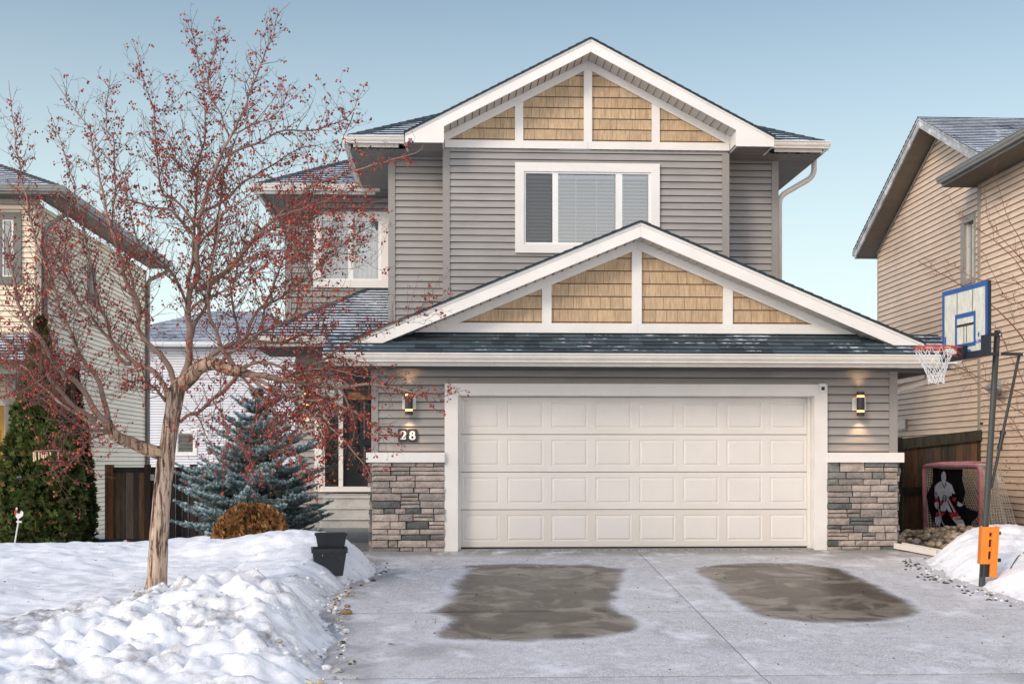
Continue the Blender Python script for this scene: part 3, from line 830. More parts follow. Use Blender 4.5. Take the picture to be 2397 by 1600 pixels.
# driveway: concrete slabs with tooled joints; frost everywhere except where cars stood
m, nt, b = newmat('frosted_concrete')
a = attr(nt); sp = nt.nodes.new('ShaderNodeSeparateColor'); L(nt, a.outputs['Color'], sp.inputs[0])
wet, frostk, edge = sp.outputs[0], sp.outputs[1], sp.outputs[2]
nf = noise_(nt, 60, 4, .75); nm = noise_(nt, 9, 5, .65); nl = noise_(nt, .9, 5, .6, (1, 1, 1)); nsm = noise_(nt, 1.7, 5, .58, (1.0, .8, 1), dist=1.0)
frost = mix(nt, maprange(nt, nf, .36, .64, 0, 1), (.265, .255, .245), (.80, .78, .765))
frost = mix(nt, maprange(nt, nl, .38, .64, 0, .62), frost, (.63, .62, .62))
frost = mix(nt, math_(nt, 'MULTIPLY', maprange(nt, nm, .48, .68, 0, .6), .8), frost, (.32, .32, .335))
frost = mix(nt, frostk, frost, (.255, .245, .225))
bare = mix(nt, maprange(nt, nsm, .45, .60, 0, 1, True), (.036, .028, .018), (.235, .205, .16))
bare = mix(nt, maprange(nt, noise_(nt, 3.4, 6, .65, (.7, 1, 1), dist=.4), .40, .62, 0, .65), bare, (.085, .070, .050))
bare = mix(nt, 1.0, bare, maprange(nt, nf, .3, .7, .8, 1.2), 'MULTIPLY')
# wet: signed distance in metres encoded .5 + d; ragged edge from noise
d = math_(nt, 'ADD', wet, math_(nt, 'MULTIPLY', math_(nt, 'SUBTRACT', noise_(nt, 2.4, 6, .62, (1.15, .8, 1)), .5), .34))
d = math_(nt, 'ADD', d, math_(nt, 'MULTIPLY', math_(nt, 'SUBTRACT', nf, .5), .50))
k = maprange(nt, d, .43, .60, 0, 1)
rim = math_(nt, 'MULTIPLY', maprange(nt, d, .36, .47, 0, 1), maprange(nt, d, .47, .52, 1, 0))
frost = mix(nt, math_(nt, 'MULTIPLY', rim, .75), frost, (.74, .75, .77))
frost = mix(nt, maprange(nt, noise_(nt, 2.1, 6, .68, (1, .8, 1)), .53, .70, 0, .8), frost, (.80, .80, .81))
c = mix(nt, k, frost, bare)
c = mix(nt, edge, c, (.74, .75, .78))
L(nt, c, b.inputs['Base Color'])
rr = nt.nodes.new('ShaderNodeMix'); rr.inputs[2].default_value = .8; rr.inputs[3].default_value = .34; L(nt, k, rr.inputs[0]); L(nt, rr.outputs[0], b.inputs['Roughness'])
b.inputs['Specular IOR Level'].default_value = .35
bump_(nt, b, nf, .25, .006)
m_drive = m
def rr_sdf(x, y, cx, cy, hx, hy, r):
    qx, qy = abs(x-cx) - hx + r, abs(y-cy) - hy + r
    return math.hypot(max(qx, 0), max(qy, 0)) + min(max(qx, qy), 0) - r
def ground_pt(u, v):
    """survey: photo point on the sloping drive"""
    lo, hi = -9.0, 6.0
    for _ in range(40):
        y = (lo + hi)/2
        if P(u, v, y).z > drive_z(y): lo = y
        else: hi = y
    p = P(u, v, (lo+hi)/2); return p.x, p.y
# outline of each bare patch as surveyed on the drive (clockwise polygons)
def patch(pts): return [ground_pt(u, v) for u, v in pts]
PATCH = [patch([(1060, 1296), (1200, 1292), (1340, 1294), (1432, 1303), (1424, 1330), (1408, 1365), (1412, 1398), (1448, 1412), (1470, 1446), (1380, 1462), (1200, 1470), (1010, 1464), (1000, 1450), (1040, 1420), (985, 1405), (1030, 1385), (1040, 1352), (1050, 1330), (1075, 1312)]),
         patch([(1585, 1300), (1690, 1292), (1820, 1290), (1930, 1303), (1985, 1330), (2050, 1362), (2105, 1390), (2095, 1412), (2000, 1424), (1880, 1428), (1770, 1420), (1700, 1392), (1650, 1350), (1610, 1320)])]
def poly_sd(x, y, poly):
    d = 1e9; ins = False; n = len(poly)
    for i in range(n):
        x1, y1 = poly[i]; x2, y2 = poly[(i+1) % n]
        ex, ey = x2-x1, y2-y1; t = max(0, min(1, ((x-x1)*ex + (y-y1)*ey)/(ex*ex + ey*ey)))
        d = min(d, math.hypot(x - x1 - t*ex, y - y1 - t*ey))
        if (y1 > y) != (y2 > y) and x < (x2-x1)*(y-y1)/(y2-y1) + x1: ins = not ins
    return d if ins else -d
def xe_left(y):
    for (y0, a), (y1, bb) in zip(XEL[:-1], XEL[1:]):
        if y0 <= y <= y1: return a + (bb-a)*(y-y0)/(y1-y0)
    return XEL[0][1] if y < XEL[0][0] else XEL[-1][1]
XEL = [(-9, -1.0), (-7.4, -.86), (-6.9, -.84), (-6.2, -.93), (-5.4, -.95), (-4.6, -1.12), (-3.8, -1.20), (-3.1, -1.13), (-2.4, -.92), (-1.8, -.76), (-1.3, -.74), (-.9, -.98), (-.4, -1.55), (0, -1.8), (.6, -2.05), (1.2, -2.2), (5, -2.3), (9, -2.5)]
XER = [(-9, 6.9), (-7, 6.55), (-5.2, 6.25), (-4.06, 6.02), (-3.15, 5.86), (-2.4, 5.82), (-1.7, 5.86), (-1.1, 5.98), (-.8, 6.3), (-.5, 6.8), (0, 7.5), (.6, 8.3), (1.5, 9.2), (3, 10.4), (9, 11)]
def xe_right(y):
    for (y0, a), (y1, bb) in zip(XER[:-1], XER[1:]):
        if y0 <= y <= y1: return a + (bb-a)*(y-y0)/(y1-y0)
    return XER[0][1] if y < XER[0][0] else XER[-1][1]
mb = MB(); step = .07
xs_all = [DX0, JX[0], DX1]; ys_all = [-9.6, -7.1, -4.35, -1.5, -.02]
def dcol(x, y):
    w = max(poly_sd(x, y, q) for q in PATCH)
    fk = sstep(-.75, -.25, y + .12*n3(x*2.1, y*2.1))*.85              # bare strip along the garage
    fk = max(fk, .55*sstep(.25, .6, n3(x*.7 + 5, y*.9)))
    fk = max(fk, .7*sstep(.35, .1, x - xe_left(y))*sstep(.1, .5, n3(x*1.5, y*1.2 + 3) + .4))
    dl = x - xe_left(y); dr = xe_right(y) - x
    ed = .5*max(0, n3(x*6, y*6) + .2)*(sstep(.38, .05, dl) + sstep(.38, .05, dr))
    ed += .8*sstep(.35, .6, n3(x*7, y*9, 4))*sstep(.6, .2, abs(x + .05))*sstep(.5, .2, abs(y + 1.65))
    return (max(0, min(1, .5 + w)), fk, max(0, min(1, ed)))
for xa, xb in zip(xs_all[:-1], xs_all[1:]):
    for ya, yb2 in zip(ys_all[:-1], ys_all[1:]):
        g = .0035
        xs = [xa + g]; nx = max(2, int((xb-xa)/step)); xs = [xa + g + (xb - xa - 2*g)*i/nx for i in range(nx+1)]
        ny = max(2, int((yb2-ya)/step)); ys = [ya + g + (yb2-ya-2*g)*i/ny for i in range(ny+1)]
        n0 = len(mb.v); cols = {}
        for j, y in enumerate(ys):
            for i, x in enumerate(xs):
                mb.v.append((x, y, drive_z(y) - (.006 if i in (0, nx) or j in (0, ny) else 0))); cols[i, j] = dcol(x, y)
        for j in range(ny):
            for i in range(nx):
                q = n0 + j*(nx+1) + i
                mb.f.append((q, q+1, q+nx+2, q+nx+1)); mb.c.append((cols[i, j], cols[i+1, j], cols[i+1, j+1], cols[i, j+1])); mb.uv.append(None)
def build_vcol(mb, name, mat, smooth=True):
    """like MB.build but every face carries one colour per corner"""
    me = bpy.data.meshes.new(name); me.from_pydata(mb.v, [], mb.f)
    cols = []
    for f, c in zip(mb.f, mb.c):
        for q in c: cols.extend((q[0], q[1], q[2], 1.0))
    at = me.color_attributes.new('col', 'FLOAT_COLOR', 'CORNER'); at.data.foreach_set('color', cols)
    me.uv_layers.new(name='uv')
    if smooth: me.polygons.foreach_set('use_smooth', [True]*len(me.polygons))
    me.materials.append(mat); me.update(); o = bpy.data.objects.new(name, me); COL.objects.link(o); return o
tag(build_vcol(mb, 'driveway', m_drive), kind='structure')
# dark joint filler under the slabs, and the exposed aggregate strip at the garage sill
mb = MB()
mb.face([(DX0, -9.6, drive_z(-9.6) - .03), (DX1, -9.6, drive_z(-9.6) - .03), (DX1, -7.1, drive_z(-7.1) - .03), (DX0, -7.1, drive_z(-7.1) - .03)])
mb.face([(DX0, -7.1, drive_z(-7.1) - .03), (DX1, -7.1, drive_z(-7.1) - .03), (DX1, .3, -.03), (DX0, .3, -.03)])
tag(mb.build('driveway_base', mk('joint_dirt', (.16, .15, .14), .95)), kind='structure')
mb = MB(); mb.box(dx0 + .16, dx1 - .16, -.018, .9, -.10, .012)
m_agg = mk('exposed_aggregate', (.30, .30, .30), .8, var=.1, fine=.75, fs=75, bump=.8, bs=75)
tag(mb.build('garage_floor', m_agg), kind='structure')

# front walk along the garage side
mb = MB()
for ya, yb2 in ((-.01, 1.7), (1.7, 3.3), (3.3, 4.95)):
    z0 = .0 + .012*ya; z1 = .0 + .012*yb2
    mb.hexa([(-2.45, ya + .006, -.2), (gx0 + .02, ya + .006, -.2), (gx0 + .02, yb2 - .006, -.2), (-2.45, yb2 - .006, -.2)], [(-2.45, ya + .006, z0), (gx0 + .02, ya + .006, z0), (gx0 + .02, yb2 - .006, z1), (-2.45, yb2 - .006, z1)])
tag(mb.build('walkway', m_wetcon), kind='structure')

# snow
m, nt, b = newmat('snow')
a = attr(nt); sp = nt.nodes.new('ShaderNodeSeparateColor'); L(nt, a.outputs['Color'], sp.inputs[0])
dirt = sp.outputs[0]
c = mix(nt, maprange(nt, noise_(nt, 2.2, 5, .6), .35, .65, 0, 1), (.865, .87, .88), (.925, .92, .915))
dn = math_(nt, 'MULTIPLY', dirt, maprange(nt, noise_(nt, 7, 8, .72), .40, .66, 0, 1.25))
c = mix(nt, math_(nt, 'MINIMUM', dn, .88), c, (.23, .205, .175))
spk = maprange(nt, noise_(nt, 46, 3, .6), .72, .78, 0, .5)
c = mix(nt, math_(nt, 'MULTIPLY', spk, math_(nt, 'ADD', dirt, .12)), c, (.12, .10, .08))
L(nt, c, b.inputs['Base Color']); b.inputs['Roughness'].default_value = .55; b.inputs['Specular IOR Level'].default_value = .35
b.inputs['Subsurface Weight'].default_value = .0
hh = math_(nt, 'ADD', noise_(nt, 16, 6, .65), math_(nt, 'MULTIPLY', noise_(nt, 60, 3, .7), .35))
bump_(nt, b, hh, .38, .035)
m_snow = m
def gs(x, y, cx, cy, sx, sy, rot=0):
    dx, dy = x-cx, y-cy
    if rot: c_, s_ = math.cos(rot), math.sin(rot); dx, dy = dx*c_ + dy*s_, -dx*s_ + dy*c_
    return math.exp(-.5*((dx/sx)**2 + (dy/sy)**2))
def lerp_tab(t, y):
    for (y0, a), (y1, bb) in zip(t[:-1], t[1:]):
        if y0 <= y <= y1:
            k = (y-y0)/(y1-y0); k = k*k*(3-2*k); return a + (bb-a)*k
    return t[0][1] if y < t[0][0] else t[-1][1]
LAWN = [(-10, .16), (-8, .22), (-6, .27), (-4.5, .29), (-3.2, .25), (-2, .20), (-.8, .15), (0, .11), (1.2, .0), (3, -.32), (6, -.5), (14, -.62)]
def vor(x, y):
    d = noise.voronoi(Vector((x + .4*n3(x, y), y + .4*n3(x, y, 9), .5)))[0]; return min(.6, d[1] - d[0])
def snow_left(x, y):
    ed = xe_left(y) + .10*n3(y*1.7, 3.1) + .05*n3(y*5, 9.1) + .03*n3(y*13, 1.7)
    e = sstep(0, .62 if y > -4.2 else .75, ed - x)
    pile = gs(x, y, -2.15, -5.75, .62, .50) *.13 + gs(x, y, -2.7, -6.1, 1.1, .55, .35)*.07 + gs(x, y, -1.6, -6.2, .55, .55)*.09 + gs(x, y, -1.75, -4.9, .5, .6)*.05 + gs(x, y, -2.25, -5.35, .34, .30)*.10
    ridge = gs(x, y, -1.95, -1.55, .62, .42, -.15)*.24 + gs(x, y, -2.9, -1.0, .8, .45)*.10 + gs(x, y, -1.35, -2.6, .5, .6)*.10 + gs(x, y, -1.15, -1.5, .3, .4)*.03
    valley = -gs(x, y, -2.3, -3.5, .9, .5)*.06 - gs(x, y, -3.9, -3.0, .9, .8)*.06
    far = gs(x, y, -3.1, .3, .6, .5)*.12
    d = lerp_tab(LAWN, y) + pile + ridge + valley + far
    rough = min(1, (pile*7 + ridge*.6 + .10 + .9*sstep(-5.2, -6.6, y)*sstep(-4.2, -2.8, x)))
    lump = .085*(abs(n3(x*2.6, y*2.6, 1.3)) - .15) + .11*(vor(x*3.4, y*3.4) - .22) + .022*(vor(x*8, y*8) - .22) + .055*n3(x*5.2, y*5.2, 4.2) + .032*n3(x*11, y*11, 2.2) + .014*n3(x*22, y*22, 6) + .008*n3(x*45, y*45, 3)
    soft = .034*n3(x*3.0, y*4.2, 8) + .016*n3(x*6.5, y*9, 2) + .05*n3(x*.9, y*.9, 5)
    d += lump*rough*1.15 + soft
    fr = sstep(-8.5 - .5*sstep(-2.6, -4.0, x), -7.15 - .5*sstep(-2.6, -4.0, x), y + .25*n3(x*1.3, 4.4))
    d = d*fr + (1 - fr)*.0
    z0 = drive_z(y)
    dirty = sstep(.34, 0, ed - x)*.95 + .8*gs(x, y, -3.15, -5.55, .55, .20, .55) + .62*gs(x, y, -4.05, -6.2, .8, .2, .3) + .55*rough*sstep(.0, .45, n3(x*2.1, y*2.1, 7) + .1) + .30*sstep(.15, .5, n3(x*1.2, y*1.2, 27))*sstep(-4.0, -5.5, y) + .55*(1-fr) + .7*gs(x, y, -1.55, -3.5, .22, .16) + .28*gs(x, y, -2.3, -5.3, .6, .22) + .35*gs(x, y, -1.5, -6.7, .6, .25)
    if y > 0 and d < 0: return z0 + d, dirty
    return z0 + (d + .07)*e - .07, min(1, dirty)
def grid(x0, x1, y0, y1, nx, ny, fn, skip=None):
    mb = MB(); cc = []
    for j in range(ny+1):
        y = y0 + (y1-y0)*j/ny
        for i in range(nx+1):
            x = x0(y) if callable(x0) else x0; xr = x1(y) if callable(x1) else x1
            x = x + (xr-x)*i/nx; z, k = fn(x, y); mb.v.append((x, y, z)); cc.append((k, 0, 0))
    for j in range(ny):
        for i in range(nx):
            q = j*(nx+1) + i; t = (q, q+1, q+nx+2, q+nx+1)
            if all(cc[w][0] > 5 for w in t): continue
            mb.f.append(t); mb.c.append([cc[w] for w in t]); mb.uv.append(None)
    return mb
mb = grid(-6.2, lambda y: xe_left(y) + .22, -9.5, 1.2, 190, 330, snow_left)
tag(build_vcol(mb, 'snow_lawn', m_snow), kind='structure')
mb = grid(-26, -6.2, -9.5, 16, 90, 120, snow_left)
tag(build_vcol(mb, 'snow_lawn', m_snow), kind='structure')
mb = grid(-6.2, lambda y: xe_left(y) - .05, 1.2, 16, 50, 70, snow_left)
tag(build_vcol(mb, 'snow_lawn', m_snow), kind='structure')
def snow_right(x, y):
    ed = xe_right(y) + .10*n3(y*1.9, 13.1) + .05*n3(y*5, 19.1) + .03*n3(y*12, 2.7)
    e = sstep(0, .75, x - ed)
    d = .07 + .12*sstep(.1, 1.0, x - ed) + .20*gs(x, y, 7.35, -1.3, .75, .95, .2) + .13*gs(x, y, 8.6, -1.6, 1.2, 1.2) + .16*gs(x, y, 7.4, -4.4, .9, .8)
    d += .05*n3(x*2.3, y*2.3, 3) + .022*n3(x*6, y*6, 1) + .05*(vor(x*3, y*3) - .22) + .025*(vor(x*8, y*8) - .22) + .014*n3(x*13, y*13, 4)
    d *= 1 - .95*sstep(.2, 1.6, y - .35*(x-8))
    dirty = sstep(.5, 0, x - ed)*1.0 + .25*sstep(.1, .5, n3(x*1.5, y*1.5, 17))
    return drive_z(y) + (d + .07)*e - .07, min(1, dirty)
mb = grid(lambda y: xe_right(y) - .22, 11.5, -9.5, 2.2, 150, 250, snow_right)
tag(build_vcol(mb, 'snow_bank', m_snow), kind='structure')
# bare bed of landscape cloth between the garage and the neighbouring house, and the wide ground
mb = MB(); n = 26
for i in range(n):
    for j in range(n):
        def q(i, j):
            x, y = 5.7 + 5.2*i/n, -.9 + 7*j/n
            return (x, y, drive_z(y) - .055 + .03*n3(x*2, y*2) + .012*n3(x*7, y*7))
        mb.face([q(i, j), q(i+1, j), q(i+1, j+1), q(i, j+1)])
tag(mb.build('ground_cloth', mk('landscape_cloth', (.085, .095, .115), .6, var=.35, vs=3, col2=(.55, .57, .62), c2=(.52, .66))), kind='structure')
mb = MB(); S = 600
mb.face([(-S, -S, -.75), (S, -S, -.75), (S, S, -.75), (-S, S, -.75)], (0, 0, 0))
o = mb.build('ground', m_snow); tag(o, kind='structure')

# ================================================================ neighbouring houses
m_sideL = siding_mat('cream_siding', (.86, .70, .51), .07)
m_sideR = siding_mat('peach_siding', (.84, .63, .46), .14)
m_sideB = siding_mat('white_siding', (.74, .73, .75), .04)
m_trimL = mk('olive_trim', (.17, .165, .14), .45, var=.08)
m_beige = mk('beige_trim', (.40, .35, .27), .5, var=.06)
m_gutR = mk('bronze_gutter', (.235, .225, .20), .35, .5, var=.12)
m_trimR = mk('grey_rake', (.40, .385, .36), .45, var=.25, vs=3, col2=(.62, .63, .65))
m_roofR = shingle_mat('grey_shingles_frosted', (.085, .082, .082), .56)
m_roofB = shingle_mat('far_shingles', (.11, .11, .125), .5)
m_soffd = mk('tan_soffit', (.19, .165, .13), .6, var=.08)

# left neighbour
LX = -8.8; LY = PX(93, 700, LX).y; LYB = PX(334, 700, LX).y
lh = thing('neighbour_house', 'cream sided house with olive trim behind the berry tree', 'house', (LX - 3, LY + 4, -.6))
zs_ = PX(375, 640, LX + .02).z; zs_ = 6.72
wl = (XU(-12, LY), XU(50, LY), ZV(652, LY, 20), ZV(487, LY, 20))
wall(around(LX - 7, LX, -.6, zs_, (wl[0]+.05, wl[1]-.05, wl[2]+.05, wl[3]-.05)), front(LY), -.6, m_sideL, lh)
wn = window(lh, *wl, LY - .016, .16, [(wl[0]+.2, wl[0]+.45), (wl[0]+.5, wl[1]-.21)], trim=m_trimL, slats=False)
wall([[(LY, -.8), (LYB, -.8), (LYB, zs_), (LY, zs_)]], side(LX, 1), -.6, m_sideL, lh, lambda mb: mb.box(LX - 7, LX - .03, LY + 1.2, LYB, -.8, zs_))
mb = MB(); mb.box(LX - .11, LX + .02, LY - .025, LY + .10, -.7, zs_); mb.build('corner_trim', m_beige, lh); mb = MB(); mb.box(LX - .02, LX + .02, LYB - .1, LYB + .02, -.7, zs_); mb.build('corner_trim', m_beige, lh)
mb = MB(); yy = PX(209, 660, LX).y; mb.box(LX + .002, LX + .03, yy - .35, yy + .35, PX(209, 700, LX).z, PX(209, 610, LX).z); w3 = mb.build('window', m_trimL, lh)
mb = MB(); mb.box(LX + .031, LX + .036, yy - .26, yy + .26, PX(209, 700, LX).z + .09, PX(209, 610, LX).z - .09); mb.build('pane', m_black, w3)
EL = LX + .55; FL = LY - .55; zgl = 7.02
gutter(LX - 7.4, EL + .12, FL, zgl, lh, mat=m_gutR); gutter_side(EL, 1, FL, LYB + .55, zgl, lh, mat=m_gutR)
soffit(LX - 7, EL - .02, FL + .03, LY, zgl - .17, 'x', m_soffd, lh); soffit(LX, EL - .02, LY, LYB + .5, zgl - .172, 'y', m_soffd, lh)
wall([rect(LX - 7, LX, zs_, zgl - .17)], front(LY), zs_, m_beige, lh, e=.5)
mb = MB(); rg = random.Random(51); zq = zgl + .012; wd = 4.2
hip(mb, [(LX - 8, FL, zq), (EL, FL, zq), (EL - wd, FL + wd, zq + wd*.45), (LX - 8, FL + wd, zq + wd*.45)], 0, rg, .2)
hip(mb, [(EL, FL, zq), (EL, LYB + .55, zq), (EL - wd, LYB + .55 - wd, zq + wd*.45), (EL - wd, FL + wd, zq + wd*.45)], 0, rg, .2)
cap(mb, (EL, FL, zq), (EL - wd, FL + wd, zq + wd*.45))
mb.build('roof', m_roofR, lh)
dspath([(EL + .03, LY + .12, zgl - .1), (EL + .03, LY + .12, zgl - .42), (LX + .07, LY + .10, zgl - .75), (LX + .07, LY + .10, -.5)], .05, lh, m_trimL)
dspath([(EL + .03, LYB + .2, zgl - .1), (EL + .03, LYB + .2, zgl - .3), (LX + .08, LYB - .05, zgl - .6), (LX + .08, LYB - .05, -.5)], .06, lh, m_gutR)
# its porch: post, small roof, yellow door, steps
mb = MB(); px_ = XU(27, LY - 1.2)
mb.box(px_ - .10, px_ + .10, LY - 1.3, LY - 1.1, .1, 3.0); mb.build('porch_post', m_trimL, lh)
mb = MB(); mb.box(LX - 6, px_ + .25, LY - 1.5, LY, 3.0, 3.25); mb.build('porch_beam', m_trimL, lh)
mb = MB(); rg = random.Random(52); hip(mb, [(LX - 6, LY - 1.7, 3.26), (px_ + .5, LY - 1.7, 3.26), (px_ + .5, LY, 3.95), (LX - 6, LY, 3.95)], 0, rg, .2); mb.build('porch_roof', m_roofR, lh)
m_ydoor = mk('mustard_door', (.50, .27, .05), .45)
ddx = XU(13, LY); zb_, zt2_ = ZV(1152, LY, 5), ZV(930, LY, 5)
mb = MB(); mb.box(ddx - .95, ddx, LY - .05, LY - .015, zb_, zt2_)
for z0, z1 in ((.08, .40), (.48, .75)):
    for a0, a1 in ((.1, .45), (.55, .9)):
        mb.box(ddx - .95*a1, ddx - .95*a0, LY - .062, LY - .05, zb_ + (zt2_-zb_)*z0, zb_ + (zt2_-zb_)*z1, (.8, .8, .8))
dr = mb.build('door', m_ydoor, lh)
mb = MB(); mb.box(ddx + .002, ddx + .09, LY - .06, LY - .015, zb_ - .05, zt2_ + .1); mb.box(ddx - 1.05, ddx + .0, LY - .06, LY - .015, zt2_ + .002, zt2_ + .1); mb.build('frame', m_white, dr)
mb = MB(); mb.box(LX - 6, XU(33, LY - 1.4), LY - 1.5, LY - .02, -.7, ZV(1207, LY - 1.5, 10)); mb.box(LX - 6, XU(36, LY - 1.8), LY - 1.9, LY - 1.501, -.7, ZV(1228, LY - 1.8, 10)); mb.build('porch_steps', mk('aggregate_steps', (.22, .19, .14), .9, var=.3, fine=.4, fs=60), lh)

# right neighbour
RX = 9.78; RXN = 9.70
rh = thing('neighbour_house', 'peach sided house with a frosted gable roof beside the basketball hoop', 'house', (RX + 3, 6, 0))
ry1 = PX(2015, 700, RX).y                                       # far corner
ryj = PX(2246, 500, RXN).y                                      # jog where the near wing starts
rk = RX - .45
pa = PX(2108, 270, rk); pe = PX(1960, 574, rk)
pit = (pa.z - pe.z)/(pe.y - pa.y)
zc_ = pa.z - .26 - pit*(ry1 - pa.y)                             # wall top at the far corner
wy0, wy1 = PX(2243, 500, RX).y + .09, PX(2212, 500, RX).y; wz0, wz1 = PX(2228, 640, RX).z, PX(2228, 505, RX).z
top = [(ryj, -.3), (ry1, -.3), (ry1, zc_), (pa.y, pa.z - .26), (ryj, pa.z - .26 - pit*(pa.y - ryj))]
parts_ = [clip(top, -1, 0, wy0), clip(top, 1, 0, -wy1), clip(clip(clip(top, 1, 0, -wy0), -1, 0, wy1), 0, -1, wz0), clip(clip(clip(top, 1, 0, -wy0), -1, 0, wy1), 0, 1, -wz1)]
wall([q for q in parts_ if q], side(RX, -1), -.3, m_sideR, rh)
nzt = 6.33
wall([[(-6, -.3), (ryj, -.3), (ryj, nzt), (-6, nzt)]], side(RXN, -1), -.3, m_sideR, rh, lambda mb: mb.box(RX + 1, RX + 8, -6, ry1, -.3, 6.0))
mb = MB(); mb.box(RX - .02, RX + .09, ry1 - .002, ry1 + .02, -.3, zc_); mb.build('corner_trim', m_beige, rh); mb = MB(); mb.face([(RXN, ryj, -.3), (RX, ryj, -.3), (RX, ryj, 6.6), (RXN, ryj, 6.6)]); mb.box(RXN - .025, RXN + .02, ryj - .09, ryj + .015, -.2, nzt); mb.build('corner_trim', m_beige, rh)
mb = MB(); y0, y1 = wy0, wy1
mb.box(RX - .035, RX + .02, y0 - .02, y1 + .02, wz1 - .02, wz1 + .10); mb.box(RX - .035, RX + .02, y1 - .06, y1 + .10, wz0 - .08, wz1 - .021); mb.box(RX - .035, RX + .02, y0 - .02, y0 + .03, wz0 - .08, wz1 - .021); mb.box(RX - .035, RX + .02, y0 + .031, y1 - .061, wz0 - .08, wz0 + .02)
w4 = mb.build('window', mk('taupe_trim', (.36, .33, .29), .5), rh)
mb = MB(); mb.face([(RX + .05, y0, wz0), (RX + .05, y1, wz0), (RX + .05, y1, wz1), (RX + .05, y0, wz1)]); mb.build('pane', glass_mat('bright_glass', .6), w4)
mb = MB(); mb.box(RX + .10, RX + .12, y0 - .02, y1, wz0 - .02, wz1); mb.build('blind', m_blind, w4)
mb = MB(); mb.box(RX + .02, RX + .06, y1 - .10, y1 - .05, wz0, wz1); mb.build('frame', m_white, w4)
# gable roof, rake and its soffit
zr_ = pa.z; yf = pa.y
for s in (-1, 1):
    mb = MB(); half = (pe.y - pa.y) if s > 0 else 3.0
    ye, zee = yf + s*half, zr_ - pit*half
    mb.prismx([(yf + s*.001, zr_), (yf + s*.001, zr_ - .20), (ye, zee - .20), (ye, zee)], rk, rk + .03)
    mb.prismx([(yf + s*.001, zr_ + .002), (yf + s*.001, zr_ - .05), (ye, zee - .05), (ye, zee + .002)], rk - .016, rk - .0005, (.8, .8, .8))
    if s > 0: mb.box(rk + .031, RX - .01, ye - .03, ye - .001, zee - .2, zee - .02); mb.box(rk - .018, RX + 4, ye - .02, ye + .10, zee - .13, zee - .005, (.7, .7, .7))
    mb.build('rake_board', m_trimR, rh)
    mb = MB(); rg = random.Random(61 + s)
    hip(mb, [(rk - .03, ye + s*.02, zee + .008), (RX + 9, ye + s*.02, zee + .008), (RX + 9, yf, zr_ + .012), (rk - .03, yf, zr_ + .012)], 0, rg, .15)
    mb.build('roof', m_roofR, rh)
    mb = MB()
    pl = plane3((rk + .03, ye, zee - .195), (1, 0, 0), (0, -s, pit))
    rows(mb, rect(0, RX - rk + .1, 0, half*math.hypot(1, pit)), lambda a, z, off, pl=pl: pl(a, z, -off), 0, .13, .010, .006, jitter=.06)
    mb.build('soffit', m_soffd, rh)
mb = MB(); mb.prismx([(yf, pa.z - .25), (ry1 + .012, zc_ + .01), (ry1 + .012, zc_ - .05), (yf, pa.z - .31)], RX - .03, RX - .016); mb.build('gable_edge_trim', m_beige, rh)
# near wing eave
nE = 9.12; ny1 = PX(2161, 412, nE).y; zgn = 6.50
gutter_side(nE, -1, -6, ny1 + .02, zgn, rh, m_gutR)
mb = MB(); rows(mb, rect(nE + .01, RXN + .2, -6, ny1 - .02), lambda a, b_, off: (a, b_, zgn - .175 - off*.6), -6, .055, .008, .005); mb.box(nE + .01, RX, ny1 - .03, ny1 + .0, zgn - .18, zgn - .01, (.8, .8, .8)); mb.build('soffit', m_soffd, rh)
mb = MB(); rg = random.Random(66); hip(mb, [(nE - .02, -6, zgn + .01), (nE - .02, ny1, zgn + .01), (nE + 4, ny1, zgn + 1.3), (nE + 4, -6, zgn + 1.3)], 0, rg, .15); mb.build('roof', m_roofR, rh)
# dryer hood and flue pipe on that wall
p = PX(2078, 973, RX)
mb = MB(); mb.box(RX - .05, RX - .016, p.y - .12, p.y + .12, p.z - .12, p.z + .12, (.4, .36, .3))
prof = [(0, .11), (.10, .07), (.17, -.02), (.19, -.10), (0, -.10)]
mb.hexa([(RX - .051 - d_, p.y - .09, p.z + h_) for d_, h_ in prof], [(RX - .051 - d_, p.y + .09, p.z + h_) for d_, h_ in prof]); mb.build('dryer_hood', m_vinyl, rh)
p = PX(2292, 889, RXN); mb = MB(); m_flue = mk('grey_pipe', (.33, .35, .37), .5)
mb.tube([(RXN - .01, p.y, p.z), (RXN - .18, p.y, p.z), (RXN - .20, p.y - .02, p.z), (RXN - .22, p.y - .5, p.z)], [.07, .07, .06, .055], 12); mb.tube([(RXN - .02, p.y, p.z), (RXN - .05, p.y, p.z)], .15, 14); mb.build('flue_pipe', m_flue, rh)

# house behind, seen between the two
BY = 31.0
bh = thing('neighbour_house', 'white sided house far behind the berry tree and gate', 'house', (XU(500, BY), BY + 4, -.6))
bx0, bx1 = XU(215, BY), XU(690, BY); bzs = ZV(797, BY, 500)
bw = (XU(400, BY), XU(452, BY), ZV(1045, BY, 425), ZV(985, BY, 425))
wall(around(bx0, bx1, -.6, bzs, (bw[0]+.05, bw[1]-.05, bw[2]+.05, bw[3]-.05)), front(BY), -.6, m_sideB, bh, e=.10)
window(bh, *bw, BY - .02, .12, [(bw[0]+.15, bw[1]-.15)], pitch=.15)
FBY = BY - .5; zgb = ZV(784, FBY, 500)
gutter(bx0 - .4, bx1 + .4, FBY, zgb, bh, mat=m_vinyl); soffit(bx0 - .4, bx1 + .4, FBY + .03, BY, zgb - .18, 'x', m_soffd, bh)
mb = MB(); zrB = ZV(714, BY + 4, 550); rl, rr_ = XU(478, BY + 4), XU(612, BY + 4); rg = random.Random(71)
hip(mb, [(bx0 - .4, FBY, zgb + .01), (bx1 + .4, FBY, zgb + .01), (rr_, BY + 4, zrB), (rl, BY + 4, zrB)], 0, rg, .22)
